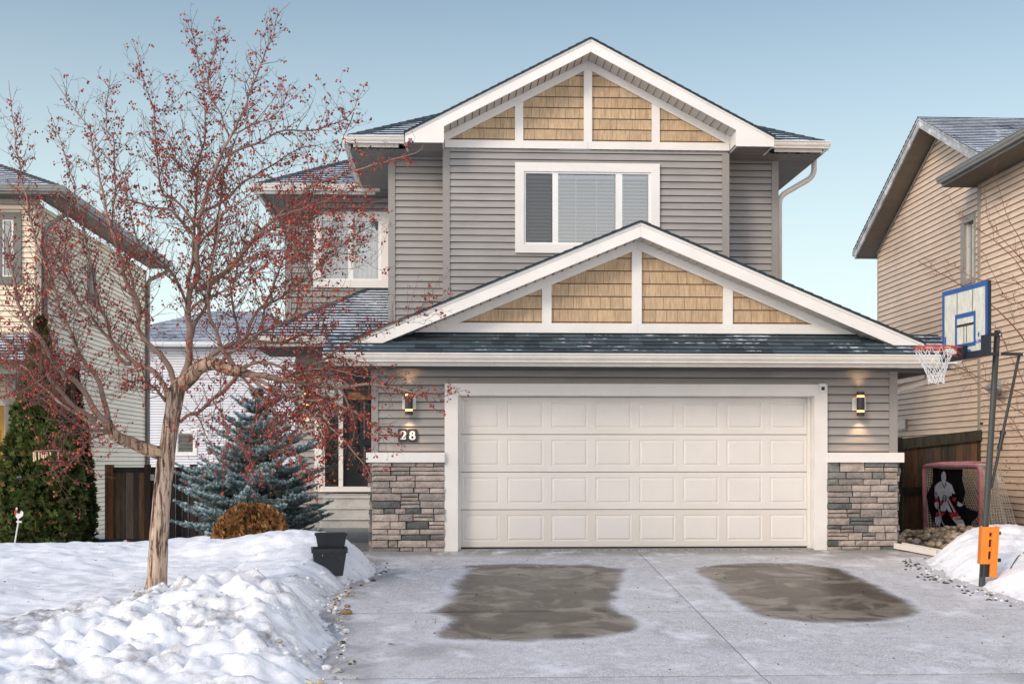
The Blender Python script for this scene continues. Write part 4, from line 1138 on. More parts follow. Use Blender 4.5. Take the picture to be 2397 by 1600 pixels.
mb.face([(bx0 - .4, FBY, zgb), (rl, BY + 4, zrB), (bx0 - .4, BY + 9, zgb)], (.8, .8, .8)); mb.face([(bx1 + .4, FBY, zgb), (rr_, BY + 4, zrB), (bx1 + .4, BY + 9, zgb)], (.8, .8, .8))
mb.build('roof', m_roofB, bh)

# ================================================================ fences
m_fence = mk('weathered_fence', (1, 1, 1), .85, .2, var=.3, vs=2.5, stretch=(5, 5, .5), fine=.25, fs=9, bump=.3, bs=14, bstretch=(6, 6, .5))
def fcol(rg):
    t = rg.random()
    c = (.045, .034, .026) if t < .45 else (.075, .045, .026) if t < .75 else (.10, .075, .055)
    k = rg.uniform(.7, 1.3); return tuple(q*k for q in c)
def boards(mb, a, b, z0a, z1a, z0b, z1b, rg, w=.14, th=.02, gap=.006, cf=fcol, dark=1.0):
    a, b = Vector(a), Vector(b); Ln = (b-a).length; d = (b-a)/Ln; nrm = Vector((d.y, -d.x, 0)); s = 0
    while s < Ln - .02:
        e = min(Ln, s + w*rg.uniform(.94, 1.06)); p, q = a + d*s, a + d*(e - gap)
        t0, t1 = s/Ln, e/Ln; c = cf(rg); c = tuple(k*dark for k in c); o = nrm*rg.uniform(0, .008)
        lo = lambda t: z0a + (z0b-z0a)*t; hi = lambda t: z1a + (z1b-z1a)*t
        mb.hexa([(p.x+o.x, p.y+o.y, lo(t0)), (q.x+o.x, q.y+o.y, lo(t1)), (q.x+o.x+nrm.x*th, q.y+o.y+nrm.y*th, lo(t1)), (p.x+o.x+nrm.x*th, p.y+o.y+nrm.y*th, lo(t0))],
                [(p.x+o.x, p.y+o.y, hi(t0)), (q.x+o.x, q.y+o.y, hi(t1)), (q.x+o.x+nrm.x*th, q.y+o.y+nrm.y*th, hi(t1)), (p.x+o.x+nrm.x*th, p.y+o.y+nrm.y*th, hi(t0))], c)
        s = e
rg = random.Random(81); GY = 11.5; gb = -.75; zT = ZV(1071, GY, 300)
gate = thing('wooden_gate', 'dark weathered board gate between the cream house and the side fence', 'gate', (XU(330, GY), GY, gb))
g1x, g2x = XU(262, GY), XU(332, GY)
mb = MB(); boards(mb, (g1x, GY, 0), (g2x, GY, 0), gb, zT - .12, gb, zT - .12, rg, dark=1.25); mb.build('boards', m_fence, gate)
mb = MB(); boards(mb, (g2x + .14, GY, 0), (XU(436, GY), GY, 0), gb, zT, gb, zT, rg, dark=.7); mb.build('boards', m_fence, gate)
mb = MB(); mb.box(g1x, g2x, GY - .04, GY + .04, zT - .12, zT + .0, (.03, .025, .02)); mb.build('top_rail', m_fence, gate)
for x0, x1, c in ((XU(243, GY), XU(262, GY) - .01, (.13, .062, .03)), (g2x + .01, g2x + .13, (.04, .025, .018)), (XU(437, GY), XU(453, GY), (.09, .06, .045))):
    mb = MB(); mb.box(x0, x1, GY - .09, GY + .05, gb, zT + .06, c); mb.build('post', m_fence, gate)
mb = MB(); mb.box(g2x + .14, g2x + .22, GY - .06, GY - .025, zT - .30, zT - .16); mb.build('latch', m_flue, gate)
rg = random.Random(82)
sf = thing('board_fence', 'brown board side fence running behind the blue spruce', 'fence', (-4.5, 9.5, gb))
A_, B_ = Vector((XU(454, GY), GY, 0)), Vector((lx0b, 8.3, 0))
zA, zB = ZV(1070, GY, 460), ZV(1078, GY, 515)
mb = MB(); boards(mb, A_, B_, gb, zA, gb, zB, rg, cf=lambda r: tuple(q*k for k in [r.uniform(.75, 1.2)] for q in (.15, .125, .105))); mb.build('boards', m_fence, sf)
mb = MB(); mb.bar(A_ + Vector((0, -.06, zA - .06)), B_ + Vector((0, -.06, zB - .06)), .05, .12, (.17, .145, .125)); mb.build('top_rail', m_fence, sf)
FY = 5.2; rg = random.Random(83)
rf = thing('board_fence', 'dark board fence behind the hockey net, joined to the garage corner', 'fence', (8, FY, -.1))
fl, fr_ = gx1 + .05, XU(2250, FY); zl_, zr2 = ZV(1007, FY, 2060), ZV(986, FY, 2250)
s_ = (zr2 - zl_)/(fr_ - XU(2060, FY)); zl0 = zl_ - s_*(XU(2060, FY) - fl)
mb = MB(); boards(mb, (fl, FY, 0), (fr_, FY, 0), -.1, zl0 - .18, -.1, zr2 - .18, rg, dark=1.3, cf=lambda r: tuple(q*k for k in [r.uniform(.6, 1.5)] for q in r.choice(((.05, .034, .024), (.085, .052, .03), (.04, .036, .03))))); mb.build('boards', m_fence, rf)
mb = MB(); mb.bar((fl, FY - .05, zl0 - .09), (fr_, FY - .05, zr2 - .09), .06, .19, (.05, .046, .036)); mb.build('top_rail', m_fence, rf)
mb = MB(); mb.bar((fl, FY - .05, .62), (fr_, FY - .05, .74), .05, .14, (.025, .022, .018)); mb.build('middle_rail', m_fence, rf)
mb = MB(); xa_ = XU(2062, FY); mb.box(xa_ - .06, xa_ + .03, FY - .10, FY - .0, -.1, ZV(1003, FY, 2060), (.03, .027, .024)); mb.build('post', m_fence, rf)
mb = MB(); mb.box(fr_ + .003, fr_ + .13, FY - .10, FY + .03, -.1, zr2 + .10, (.16, .10, .06)); mb.box(fr_ - .02, fr_ + .15, FY - .12, FY + .05, zr2 + .101, zr2 + .14, (.05, .035, .025)); mb.build('post', m_fence, rf)
# ================================================================ the crab apple tree in the front lawn
m, nt, b = newmat('flaking_bark')
a = attr(nt).outputs['Color']
nb = noise_(nt, 26, 7, .72, (1, 1, .11), dist=.5); nb2 = noise_(nt, 3.2, 5, .6, (1, 1, .4))
c = mix(nt, maprange(nt, nb, .43, .53, 0, 1), (.085, .045, .028), (.66, .49, .37))
c = mix(nt, maprange(nt, nb2, .52, .68, 0, .6), c, (.36, .27, .20))
c = mix(nt, maprange(nt, noise_(nt, 15, 6, .7, (1, 1, .3)), .56, .70, 0, .55), c, (.13, .115, .10))
c = mix(nt, 1.0, a, c, 'MULTIPLY'); L(nt, c, b.inputs['Base Color']); b.inputs['Roughness'].default_value = .9; b.inputs['Specular IOR Level'].default_value = .15
bump_(nt, b, nb, 1.0, .04); m_bark = m
m_twig = mk('twig_bark', (1, 1, 1), .7, .25, var=.2, vs=6)
m_berry = mk('crab_apples', (1, 1, 1), .35, .5, var=.3, vs=25, fine=.2)
tr = random.Random(17)
TY = -4.5
def catmull(pts, rad, seg=5):
    out, ro = [], []
    n = len(pts)
    for i in range(n - 1):
        p0, p1, p2, p3 = pts[max(0, i-1)], pts[i], pts[i+1], pts[min(n-1, i+2)]
        for k in range(seg):
            t = k/seg
            out.append(.5*((2*p1) + (p2-p0)*t + (2*p0 - 5*p1 + 4*p2 - p3)*t*t + (3*p1 - p0 - 3*p2 + p3)*t**3)); ro.append(rad[i] + (rad[i+1]-rad[i])*t)
    out.append(pts[-1]); ro.append(rad[-1]); return out, ro
TRUNK = [((355, 1362), 29), ((358, 1338), 26), ((361, 1300), 24), ((364, 1240), 22.5), ((372, 1130), 21), ((380, 1060), 21.5), ((388, 1000), 18.5), ((396, 945), 19), ((404, 900), 21), ((412, 872), 17)]
# main limbs surveyed from the photo: points, depth at start and end, half-width in photo px at start and end
LIMBS = [
 ([(378,1045),(352,1034),(328,1024),(281,1006),(259,994),(244,966)], TY, TY-.25, 15, 11),
 ([(246,968),(225,949),(194,902),(169,870),(144,852),(120,826),(94,780),(62,733),(41,680),(31,624),(12,546),(-4,505)], TY-.25, TY-.9, 9, 2.2),
 ([(248,960),(242,925),(231,880),(212,849),(194,833),(175,796),(156,749),(137,708),(122,655),(97,593),(81,555),(72,515),(59,452),(50,405),(37,343),(32,290),(20,185)], TY-.25, TY+.3, 7.5, .6),
 ([(222,962),(200,952),(156,914),(119,874),(90,838),(50,800),(10,775),(-20,740)], TY-.25, TY-1.1, 6.5, 2),
 ([(232,975),(194,960),(144,927),(94,883),(60,845),(20,828),(-20,800)], TY-.25, TY+.7, 5.5, 1.6),
 ([(250,985),(215,985),(180,975),(140,945),(80,905),(30,900),(-15,915)], TY-.25, TY-1.4, 4.5, 1.2),
 ([(-20,920),(62,889),(125,852),(175,839),(215,850),(250,890)], TY-1.0, TY-.6, 3.2, 1.0),
 ([(255,990),(228,1000),(205,1010),(180,1035),(160,1060),(120,1075)], TY-.3, TY-1.3, 3, .6),
 ([(404,885),(398,870),(389,840),(367,812),(345,793),(331,780),(316,749),(321,718),(300,671),(284,630),(275,593),(256,521),(234,437),(222,390),(210,330),(203,293),(180,263),(158,233),(116,171)], TY, TY-.6, 8.5, .6),
 ([(321,718),(318,690),(306,660),(300,630),(290,590),(270,540),(262,480)], TY-.15, TY-.9, 4.5, 1.0),
 ([(388,915),(379,884),(362,859),(340,845),(318,838),(300,826),(259,780),(247,746),(219,680),(214,640),(205,590),(190,520),(176,450)], TY, TY+.7, 8, 1.2),
 ([(300,833),(281,830),(250,780),(216,737),(175,687),(153,640),(144,602),(150,540),(160,470),(172,420),(150,360),(131,300),(109,244)], TY+.1, TY+1.1, 5.5, .6),
 ([(380,920),(352,890),(325,870),(300,872),(270,885)], TY, TY-.7, 4.5, .9),
 ([(412,885),(424,860),(433,833),(434,765),(431,700),(438,660),(450,640),(453,562),(456,518),(462,484),(481,421),(506,352),(526,319),(556,263),(578,199),(601,143),(620,94),(635,41),(665,6)], TY, TY-.4, 11, .6),
 ([(434,775),(445,745),(462,720),(475,700),(482,650),(490,580),(500,500),(512,420),(530,340),(548,290)], TY+.05, TY+.5, 6, 1.0),
 ([(430,660),(440,600),(447,507),(454,376),(469,319),(469,225),(466,176),(454,143),(447,94),(441,73),(452,22)], TY-.1, TY+.5, 5, .6),
 ([(526,319),(505,260),(477,195),(488,143),(499,98),(529,68)], TY-.2, TY+.2, 2.6, .6),
 ([(450,520),(420,480),(395,455),(372,439),(360,338),(349,255),(334,199),(321,158),(306,94)], TY-.2, TY-.8, 4, .5),
 ([(353,259),(383,248),(409,229),(424,207)], TY-.6, TY-.5, 1.3, .5),
 ([(450,665),(487,646),(525,618),(562,574),(589,540),(636,496),(682,450),(725,423),(802,395),(849,380),(888,372),(950,349),(969,333)], TY-.1, TY-1.2, 8, .6),
 ([(453,562),(420,510),(390,485),(350,472),(310,463),(280,455),(262,440)], TY-.1, TY+.4, 5, 1.5),
 ([(256,521),(263,420),(263,360),(259,319),(244,293),(248,218),(253,161)], TY-.3, TY+.1, 2.6, .5),
 ([(518,357),(586,330),(653,297),(713,300),(781,278),(811,255),(824,203)], TY-.25, TY+.3, 4, .5),
 ([(811,259),(789,312),(778,352),(760,390)], TY+.3, TY+.2, 1.5, .6),
 ([(540,305),(586,285),(635,259),(665,199)], TY-.3, TY-.9, 2.5, .5),
 ([(462,484),(500,470),(560,420),(620,380),(680,345),(740,330)], TY-.2, TY+.7, 4, .8),
 ([(412,885),(433,868),(455,845),(483,834),(510,840),(532,848),(557,854)], TY, TY-.2, 18, 12),
 ([(557,854),(620,862),(700,880),(780,890),(850,880),(900,890),(960,902),(1020,905),(1070,894)], TY-.2, TY-.9, 9, .6),
 ([(557,856),(620,885),(690,930),(760,985),(820,1040),(850,1095)], TY-.2, TY-1.3, 6, .7),
 ([(560,850),(640,868),(731,830),(800,790),(880,750),(940,724),(985,690)], TY-.2, TY+.3, 6.5, .6),
 ([(554,862),(600,914),(649,963),(671,1015),(691,1060),(723,1109)], TY-.2, TY-1.0, 4, .6),
 ([(414,968),(433,950),(455,943),(480,922),(510,900),(543,862)], TY, TY-.3, 4, 5),
 ([(445,948),(462,975),(480,1010),(500,1050),(512,1082)], TY-.1, TY-.6, 2, .5),
 ([(488,915),(505,950),(525,985),(560,1030),(585,1080)], TY-.2, TY-.9, 2.6, .5),
 ([(540,850),(600,830),(660,850),(720,900),(800,940),(880,985),(925,1000)], TY-.2, TY-.5, 5, .6),
 ([(470,838),(490,816),(510,804),(543,785),(584,782),(639,785),(700,765),(770,735)], TY-.1, TY+.5, 8, 1.5),
 ([(540,845),(521,815),(505,788),(488,749),(481,722),(477,694),(480,640),(495,560),(505,480)], TY-.15, TY-.8, 7, 1.4),
 ([(560,780),(554,779),(543,749),(535,719),(532,686),(540,630),(560,560),(570,480)], TY, TY+.7, 4, 1),
 ([(562,782),(576,741),(593,711),(634,686),(690,650),(740,600),(790,560),(850,520)], TY+.1, TY-.5, 5, .8),
 ([(585,782),(600,740),(612,690),(640,620),(665,560),(700,500),(720,450)], TY+.2, TY+.9, 4, .9),
 ([(640,785),(700,790),(760,820),(830,830),(890,850)], TY+.3, TY-.2, 3, .6),
 ([(580,872),(640,905),(700,915),(770,925),(840,960),(880,1010)], TY-.3, TY-1.5, 4, .6),
 ([(500,840),(540,800),(600,760),(660,735),(730,700),(800,690)], TY-.1, TY-1.1, 4, .8),
 ([(430,700),(410,650),(380,610),(350,590),(320,560),(300,500),(285,430),(270,370)], TY-.1, TY-1.2, 4, .8),
 ([(589,540),(640,520),(700,500),(760,480),(830,470),(890,455)], TY-.9, TY-.4, 4, .6),
 ([(600,530),(650,540),(710,545),(780,560),(840,600)], TY-.9, TY-1.5, 3.5, .6),
 ([(640,495),(690,480),(750,460),(810,430),(850,425)], TY-1.0, TY-1.5, 3, .5),
 ([(620,505),(680,510),(740,525),(800,520),(860,535)], TY-1.0, TY-.6, 3, .5),
 ([(525,618),(560,600),(620,575),(690,580),(740,620)], TY-.5, TY-1.3, 3.5, .6),
 ([(700,880),(730,930),(745,1000),(740,1060)], TY-.4, TY-.9, 3, .5),
 ([(780,890),(800,930),(815,980),(800,1030)], TY-.6, TY-1.0, 3, .5),
 ([(640,868),(690,850),(750,845),(820,860),(870,870)], TY-.3, TY-1.2, 3.5, .5),
 ([(62,733),(90,700),(110,650),(120,590),(105,540)], TY-.6, TY-1.2, 3, .5),
 ([(453,562),(480,530),(530,480),(580,440),(620,400)], TY-.2, TY-.9, 3.5, .6),
 ([(481,421),(450,400),(410,380),(380,340),(350,320)], TY-.2, TY+.5, 3, .5),
 ([(431,720),(460,690),(510,670),(570,640),(620,600),(680,570)], TY-.1, TY-1.4, 4, .8),
]
limbs3 = []
def survey(pts, y0, y1, w0, w1):
    n = len(pts); ln = [0]
    for i in range(1, n): ln.append(ln[-1] + math.hypot(pts[i][0]-pts[i-1][0], pts[i][1]-pts[i-1][1]))
    o, r = [], []
    for (u, v), s in zip(pts, ln):
        t = s/ln[-1]; y = y0 + (y1-y0)*t
        o.append(P(u, v, y)); r.append((w0 + (w1-w0)*t**.7)*(1.08 if w0 > 12 else .92)*(y + D0)/F)
    return o, r
tree = thing('crab_apple_tree', 'leafless tree full of small red fruit, with a pale flaking trunk standing in the snow', 'tree', tuple(P(357, 1345, TY)))
mb = MB()
p3 = [P(u, v, TY) for (u, v), w in TRUNK]; r3 = [w*.93*(TY + D0)/F for q, w in TRUNK]
pp, rr = catmull(p3, r3, 9)
base = len(mb.v); ns = 26
for i, (p, r) in enumerate(zip(pp, rr)):
    for j in range(ns):
        w = 2*math.pi*j/ns
        k = 1 + .09*n3(math.cos(w)*2.6, math.sin(w)*2.6, p.z*1.4) + .10*(abs(n3(math.cos(w)*5, math.sin(w)*5, p.z*1.0 + 9)) - .2) + .05*n3(math.cos(w)*9, math.sin(w)*9, p.z*5)
        if i < 8: k += .25*(1 - i/8)**2*max(0, math.cos(w*3 + .7))
        mb.v.append((p.x + math.cos(w)*r*k, p.y + math.sin(w)*r*k, p.z))
for i in range(len(pp) - 1):
    for j in range(ns):
        j2 = (j+1) % ns; mb.f.append((base+i*ns+j, base+i*ns+j2, base+(i+1)*ns+j2, base+(i+1)*ns+j)); mb.c.append((1, 1, 1)); mb.uv.append(None)
thick = []
for k, (pts, y0, y1, w0, w1) in enumerate(LIMBS):
    o, r = survey(pts, y0, y1, w0, w1); q, rad = catmull(o, r, 4)
    for i in range(1, len(q) - 1): q[i] = q[i] + Vector((n3(q[i].x*5, q[i].z*5, k), n3(q[i].x*4, q[i].z*4, k + 50)*1.5, n3(q[i].x*5, q[i].z*5, k + 90)))*.025
    limbs3.append((q, rad))
    if w0 >= 14: mb.tube(q, rad, 14, (.86, .80, .74)); thick.append(k)
mb.build('trunk', m_bark, tree, smooth=True)
tw = MB(); be = MB()
def tcol(): 
    k = tr.uniform(.75, 1.25); return (.15*k, .078*k, .058*k)
for k, (q, rad) in enumerate(limbs3):
    if k in thick: continue
    kk = min(1, rad[0]/.03); tw.tube(q, [max(.0022, x) for x in rad], 7 if rad[0] > .01 else 5, (.15 + .14*kk, .080 + .115*kk, .056 + .095*kk))
def bcol():
    t = tr.random()
    if t < .55: c = (.28, .018, .015)
    elif t < .85: c = (.46, .095, .034)
    else: c = (.075, .010, .013)
    k = tr.uniform(.75, 1.25); return (c[0]*k, c[1]*k, c[2]*k)
nber = 0
def berries(p, n):
    global nber
    for _ in range(n):
        d = Vector((tr.uniform(-1, 1), tr.uniform(-1, 1), tr.uniform(-1.3, .25))).normalized()*tr.uniform(.018, .042)
        e = p + d; r = tr.uniform(.0075, .0112)
        be.ball(e, (r, r, r*1.06), 6, 4, bcol()); nber += 1
        if tr.random() < .55: tw.tube([p, e], .0012, 3, (.16, .07, .05), cap=False)
def twig(p, d, ln, r, depth, droop, dens):
    n = max(3, int(ln/.05)); pts = [p]; q = p; d = d.normalized()
    for i in range(n):
        d = (d + Vector((tr.uniform(-1, 1), tr.uniform(-1, 1), tr.uniform(-1, 1)))*.20 + Vector((0, 0, .10 - droop))).normalized()
        q = q + d*(ln/n); pts.append(q)
    rs = [max(.0013, r*(1 - .75*i/n)) for i in range(n+1)]
    tw.tube(pts, rs, 4 if depth == 0 else 3, tcol(), cap=False)
    s = .02
    tot = 0
    for i in range(1, n+1):
        tot += ln/n
        if depth < 2 and tot > tr.uniform(.03, .075) and (i < n or tr.random() < .5):
            tot = 0
            side_ = d.cross(Vector((tr.uniform(-1, 1), tr.uniform(-1, 1), tr.uniform(-1, 1)))).normalized()
            dd = (d*.5 + side_*.9 + Vector((0, 0, .25 - droop*2))).normalized()
            if depth == 0 and tr.random() < .24: twig(pts[i], dd, ln*tr.uniform(.35, .6), r*.6, 1, droop, dens)
            else:
                l2 = tr.uniform(.02, .07); e = pts[i] + dd*l2
                tw.tube([pts[i], pts[i] + dd*l2*.55 + Vector((0, 0, .004)), e], [.0022, .0018, .0016], 3, tcol(), cap=False)
                if tr.random() < dens*.80: berries(e, tr.choice((1, 2, 3, 3, 4, 5)))
    return pts[-1], d
for k, (q, rad) in enumerate(limbs3):
    if k in thick and k != 26: continue
    acc = 0
    tot = sum((q[i+1]-q[i]).length for i in range(len(q)-1)); run = 0
    for i in range(1, len(q)):
        seg = (q[i]-q[i-1]); run += seg.length; acc += seg.length
        t = run/tot
        if t < .14 or (t > .94 and q[i].z > 3.2): acc = 0; continue
        gap = tr.uniform(.020, .044)
        while acc > gap:
            acc -= gap
            p = q[i-1].lerp(q[i], tr.random()); d = seg.normalized()
            u = (p.x*1.0)
            right_low = p.x > -2.2 and p.z < 2.45
            left_low = p.x < -3.6 and p.z < 1.7
            droop = .13 if right_low else .09 if left_low else .0
            sd = d.cross(Vector((tr.uniform(-1, 1), tr.uniform(-1, 1), tr.uniform(-1, 1)))).normalized()
            sd.y *= 1.1
            dd = (d*tr.uniform(.25, .8) + sd + Vector((0, 0, .28 if not (right_low or left_low) else -.15))).normalized()
            ln = tr.uniform(.16, .60)*(1.15 - .35*t)*(1.0 if p.z > 1 else .85)
            if p.x > -1.25 and p.z < 2.6: ln *= .45
            dens = .46 if p.z > 3.4 else .52 if right_low else .30 if left_low else .42
            if t > .5 and p.z > 3.6: ln *= .62
            twig(p, dd, ln, min(.0050, max(.0026, rad[i]*.55)), 0, droop, dens)
            # short fruiting spurs directly on the limb
            if rad[i] < .012 and tr.random() < .8:
                sd = d.cross(Vector((tr.uniform(-1, 1), tr.uniform(-1, 1), tr.uniform(-1, 1)))).normalized(); e = p + sd*tr.uniform(.02, .05)
                tw.tube([p, e], [.0022, .0016], 3, tcol(), cap=False); berries(e, tr.choice((1, 2, 2, 3)))
print('berries', nber, 'twig faces', len(tw.f), 'berry faces', len(be.f))
tw.build('crown', m_twig, tree, smooth=True)
tag(be.build('berries', m_berry, tree, smooth=True), kind='stuff')

# ================================================================ evergreens and shrubs
m_spruce = mk('blue_spruce_needles', (1, 1, 1), .6, .25, var=.22, vs=5)
m_cedar = mk('cedar_foliage', (1, 1, 1), .75, .15, var=.30, vs=4)
m_wood = mk('conifer_bark', (.09, .06, .045), .9)
sr = random.Random(23)
SY = 1.25; sb = P(590, 1222, SY); stop = P(596, 884, SY); Hs = stop.z - sb.z + .15
sb.z = stop.z - Hs
spruce = thing('blue_spruce', 'young blue spruce with silvery blue boughs in front of the entrance', 'spruce tree', tuple(sb))
mb = MB(); mb.tube([sb, sb + Vector((.02, 0, Hs*.5)), stop], [.05, .03, .008], 8); mb.build('trunk', m_wood, spruce, smooth=True)
mb = MB(); bw_ = MB()
def shoot(p, d, ln, lit):
    """one bottle-brush shoot of needles"""
    d = d.normalized(); a = d.orthogonal().normalized(); b2 = d.cross(a); n = int(34 + ln*170)
    for i in range(n):
        t = sr.random(); w = sr.uniform(0, 6.283); rd = (a*math.cos(w) + b2*math.sin(w)); q = p + d*ln*t
        nl = sr.uniform(.028, .046)*(1 - .35*t); e = q + (rd*.85 + d*.55).normalized()*nl
        s = d.cross(rd).normalized()*sr.uniform(.0030, .0052)
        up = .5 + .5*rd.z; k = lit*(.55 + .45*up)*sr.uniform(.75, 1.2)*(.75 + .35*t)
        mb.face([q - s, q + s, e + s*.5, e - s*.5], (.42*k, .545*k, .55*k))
def bough(p, out, ln, rise, lit0, dens):
    """one spruce bough: curved stem, flat fan of side shoots in pairs, each side shoot forked again"""
    ns_ = max(4, int(ln/.10)); pts = [p]; lat = out.cross(Vector((0, 0, 1)))
    bend = sr.uniform(-.25, .25)
    for i in range(1, ns_+1):
        s = i/ns_; pts.append(p + (out + lat*bend*s)*ln*s + Vector((0, 0, ln*(rise*s - .20*s + .26*s*s))))
    bw_.tube(pts, [.011*(1 - .75*i/ns_) for i in range(ns_+1)], 4, (1, 1, 1), cap=False)
    for i in range(1, ns_+1):
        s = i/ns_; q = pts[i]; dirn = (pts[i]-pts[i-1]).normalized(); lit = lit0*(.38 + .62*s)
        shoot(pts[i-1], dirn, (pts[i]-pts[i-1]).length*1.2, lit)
        if s < .22 and ln > .5: continue
        for sd in (-1, 1):
            for rep in range(dens):
                l2 = min(.30, (.08 + .42*ln*(1 - s))*sr.uniform(.65, 1.15))
                dd = (dirn*sr.uniform(.65, 1.0) + lat*sd*sr.uniform(.5, 1.0) + Vector((0, 0, sr.uniform(-.05, .38)))).normalized()
                q0 = q.lerp(pts[i-1], sr.random()); shoot(q0, dd, l2, lit*sr.uniform(.8, 1.15))
                if l2 > .13:
                    for f in (.35, .65):
                        if l2*f < .05: continue
                        for sd2 in (-1, 1):
                            d3 = (dd + dd.cross(Vector((0, 0, 1))).normalized()*sd2*.85 + Vector((0, 0, sr.uniform(-.05, .3)))).normalized()
                            shoot(q0 + dd*l2*f, d3, l2*(.85 - f*.6), lit*sr.uniform(.9, 1.25))
    for k in range(2): shoot(pts[-1], (pts[-1]-pts[-2]).normalized() + Vector((0, 0, .1*k)) + lat*.25*(k - .5), .11, lit0*1.15)
nw = 15
for wi in range(nw):
    t = wi/(nw - 1); z = sb.z + .12 + (Hs - .26)*t
    Rr = (1.20 - .75*t) if t < .40 else .86*(1 - (t - .40)/.60)**.9 + .05
    nbr = 11 if t < .42 else 8 if t < .75 else 5
    ph = sr.uniform(0, 6)
    for k in range(nbr):
        w = ph + 2*math.pi*k/nbr + sr.uniform(-.28, .28); ln = Rr*sr.uniform(.66, 1.16)
        if t < .40 and math.cos(w) < -.3: ln *= 1.12
        if t < .40 and math.cos(w) > .3: ln = min(ln*.92, 1.02)
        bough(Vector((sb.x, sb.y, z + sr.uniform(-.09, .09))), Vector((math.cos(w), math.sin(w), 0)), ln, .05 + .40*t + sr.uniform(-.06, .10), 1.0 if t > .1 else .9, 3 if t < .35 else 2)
for k in range(6): shoot(stop - Vector((0, 0, .05*k)), Vector((sr.uniform(-.4, .4), sr.uniform(-.4, .4), 1)), .12, 1)
print('spruce', len(mb.f))
bw_.build('branches', m_wood, spruce); mb.build('needles', m_spruce, spruce)

def sprays(mb, c, rx, ry, z0, z1, n, size, cf, rg, prof, shell=.55, up=.8):
    """small flat leaf sprays filling the outer shell of a column or mound"""
    for _ in range(n):
        t = rg.random(); z = z0 + (z1-z0)*t; w = rg.uniform(0, 2*math.pi)
        bump = 1 + .24*n3(math.cos(w)*2.2 + c.x, math.sin(w)*2.2, z*2.3) + .10*n3(math.cos(w)*5, math.sin(w)*5 + c.x, z*5)
        d = 1 - (1 - shell)*rg.random()**2.2; rr_ = prof(t)*bump
        q = Vector((c.x + math.cos(w)*rx*rr_*d, c.y + math.sin(w)*ry*rr_*d, z))
        out = Vector((math.cos(w), math.sin(w), 0)); 
        dr_ = (out*rg.uniform(.1, .9) + Vector((rg.uniform(-.6, .6), rg.uniform(-.6, .6), up*rg.uniform(.3, 1.3)))).normalized()
        s = dr_.cross(out + Vector((rg.uniform(-.8, .8), rg.uniform(-.8, .8), .2))).normalized(); l = size*rg.uniform(.6, 1.5)
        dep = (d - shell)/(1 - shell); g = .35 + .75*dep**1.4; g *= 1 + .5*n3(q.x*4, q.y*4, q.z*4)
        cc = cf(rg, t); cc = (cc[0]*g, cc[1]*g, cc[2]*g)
        # fan of three lobes
        for a0 in (-.55, 0, .55):
            e = (dr_ + s*a0).normalized(); f = s*.16*l
            mb.face([q - f*.5, q + f*.5, q + e*l*.7 + f, q + e*l, q + e*l*.7 - f], cc)
vr = random.Random(29)
def green(rg, t):
    k = rg.uniform(.6, 1.35); return (.062*k, .082*k, .020*k) if rg.random() > .12 else (.12*k, .085*k, .03*k)
def dgreen(rg, t):
    k = rg.uniform(.6, 1.3); return (.036*k, .050*k, .016*k)
AY = 8.3
for (ul, ur, vt, vb, Y, n, cf, lab) in ((6, 182, 735, 1262, AY, 15000, green, 'broad dark green cedar column at the corner of the cream house'), (122, 214, 850, 1262, AY + .9, 8000, dgreen, 'narrow darker cedar tucked behind the broad one, next to the cream siding')):
    c = P((ul+ur)/2, vb, Y); zt3 = P(100, vt, Y).z; rx = (XU(ur, Y) - XU(ul, Y))/2; c.z -= .3
    t_ = thing('cedar_column', lab, 'cedar', tuple(c), 'cedars by the cream house')
    mb = MB(); mb.tube([c, Vector((c.x, c.y, zt3 - .4))], [.07, .02], 7); mb.build('trunk', m_wood, t_)
    mb = MB()
    prof = lambda t: .90 + .13*math.sin(min(1, t*4)*1.57) if t < .30 else max(.03, 1.03*(1 - ((t - .30)/.70)**1.15))
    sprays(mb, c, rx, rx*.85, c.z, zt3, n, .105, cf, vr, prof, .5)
    mb.build('foliage', m_cedar, t_)
BYY = -.35; c = P(577, 1250, BYY); rx = (XU(662, BYY) - XU(492, BYY))/2; zt3 = P(577, 1160, BYY).z
c.z -= .22
bush = thing('brown_bush', 'low round rusty brown winter shrub behind the snow pile', 'bush', tuple(c))
mb = MB()
for k in range(9): w = k*.7; mb.tube([c, c + Vector((math.cos(w)*rx*.6, math.sin(w)*rx*.5, (zt3-c.z)*.7))], [.012, .005], 5)
mb.build('stems', m_wood, bush)
mb = MB()
def brown(rg, t):
    k = rg.uniform(.6, 1.4); r_ = rg.random()
    return (.255*k, .118*k, .046*k) if r_ < .7 else (.15*k, .085*k, .030*k) if r_ < .9 else (.33*k, .20*k, .08*k)
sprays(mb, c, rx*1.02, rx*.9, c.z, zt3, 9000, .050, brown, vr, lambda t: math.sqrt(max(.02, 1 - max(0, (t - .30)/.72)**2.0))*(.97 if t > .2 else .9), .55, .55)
mb.build('foliage', m_cedar, bush)

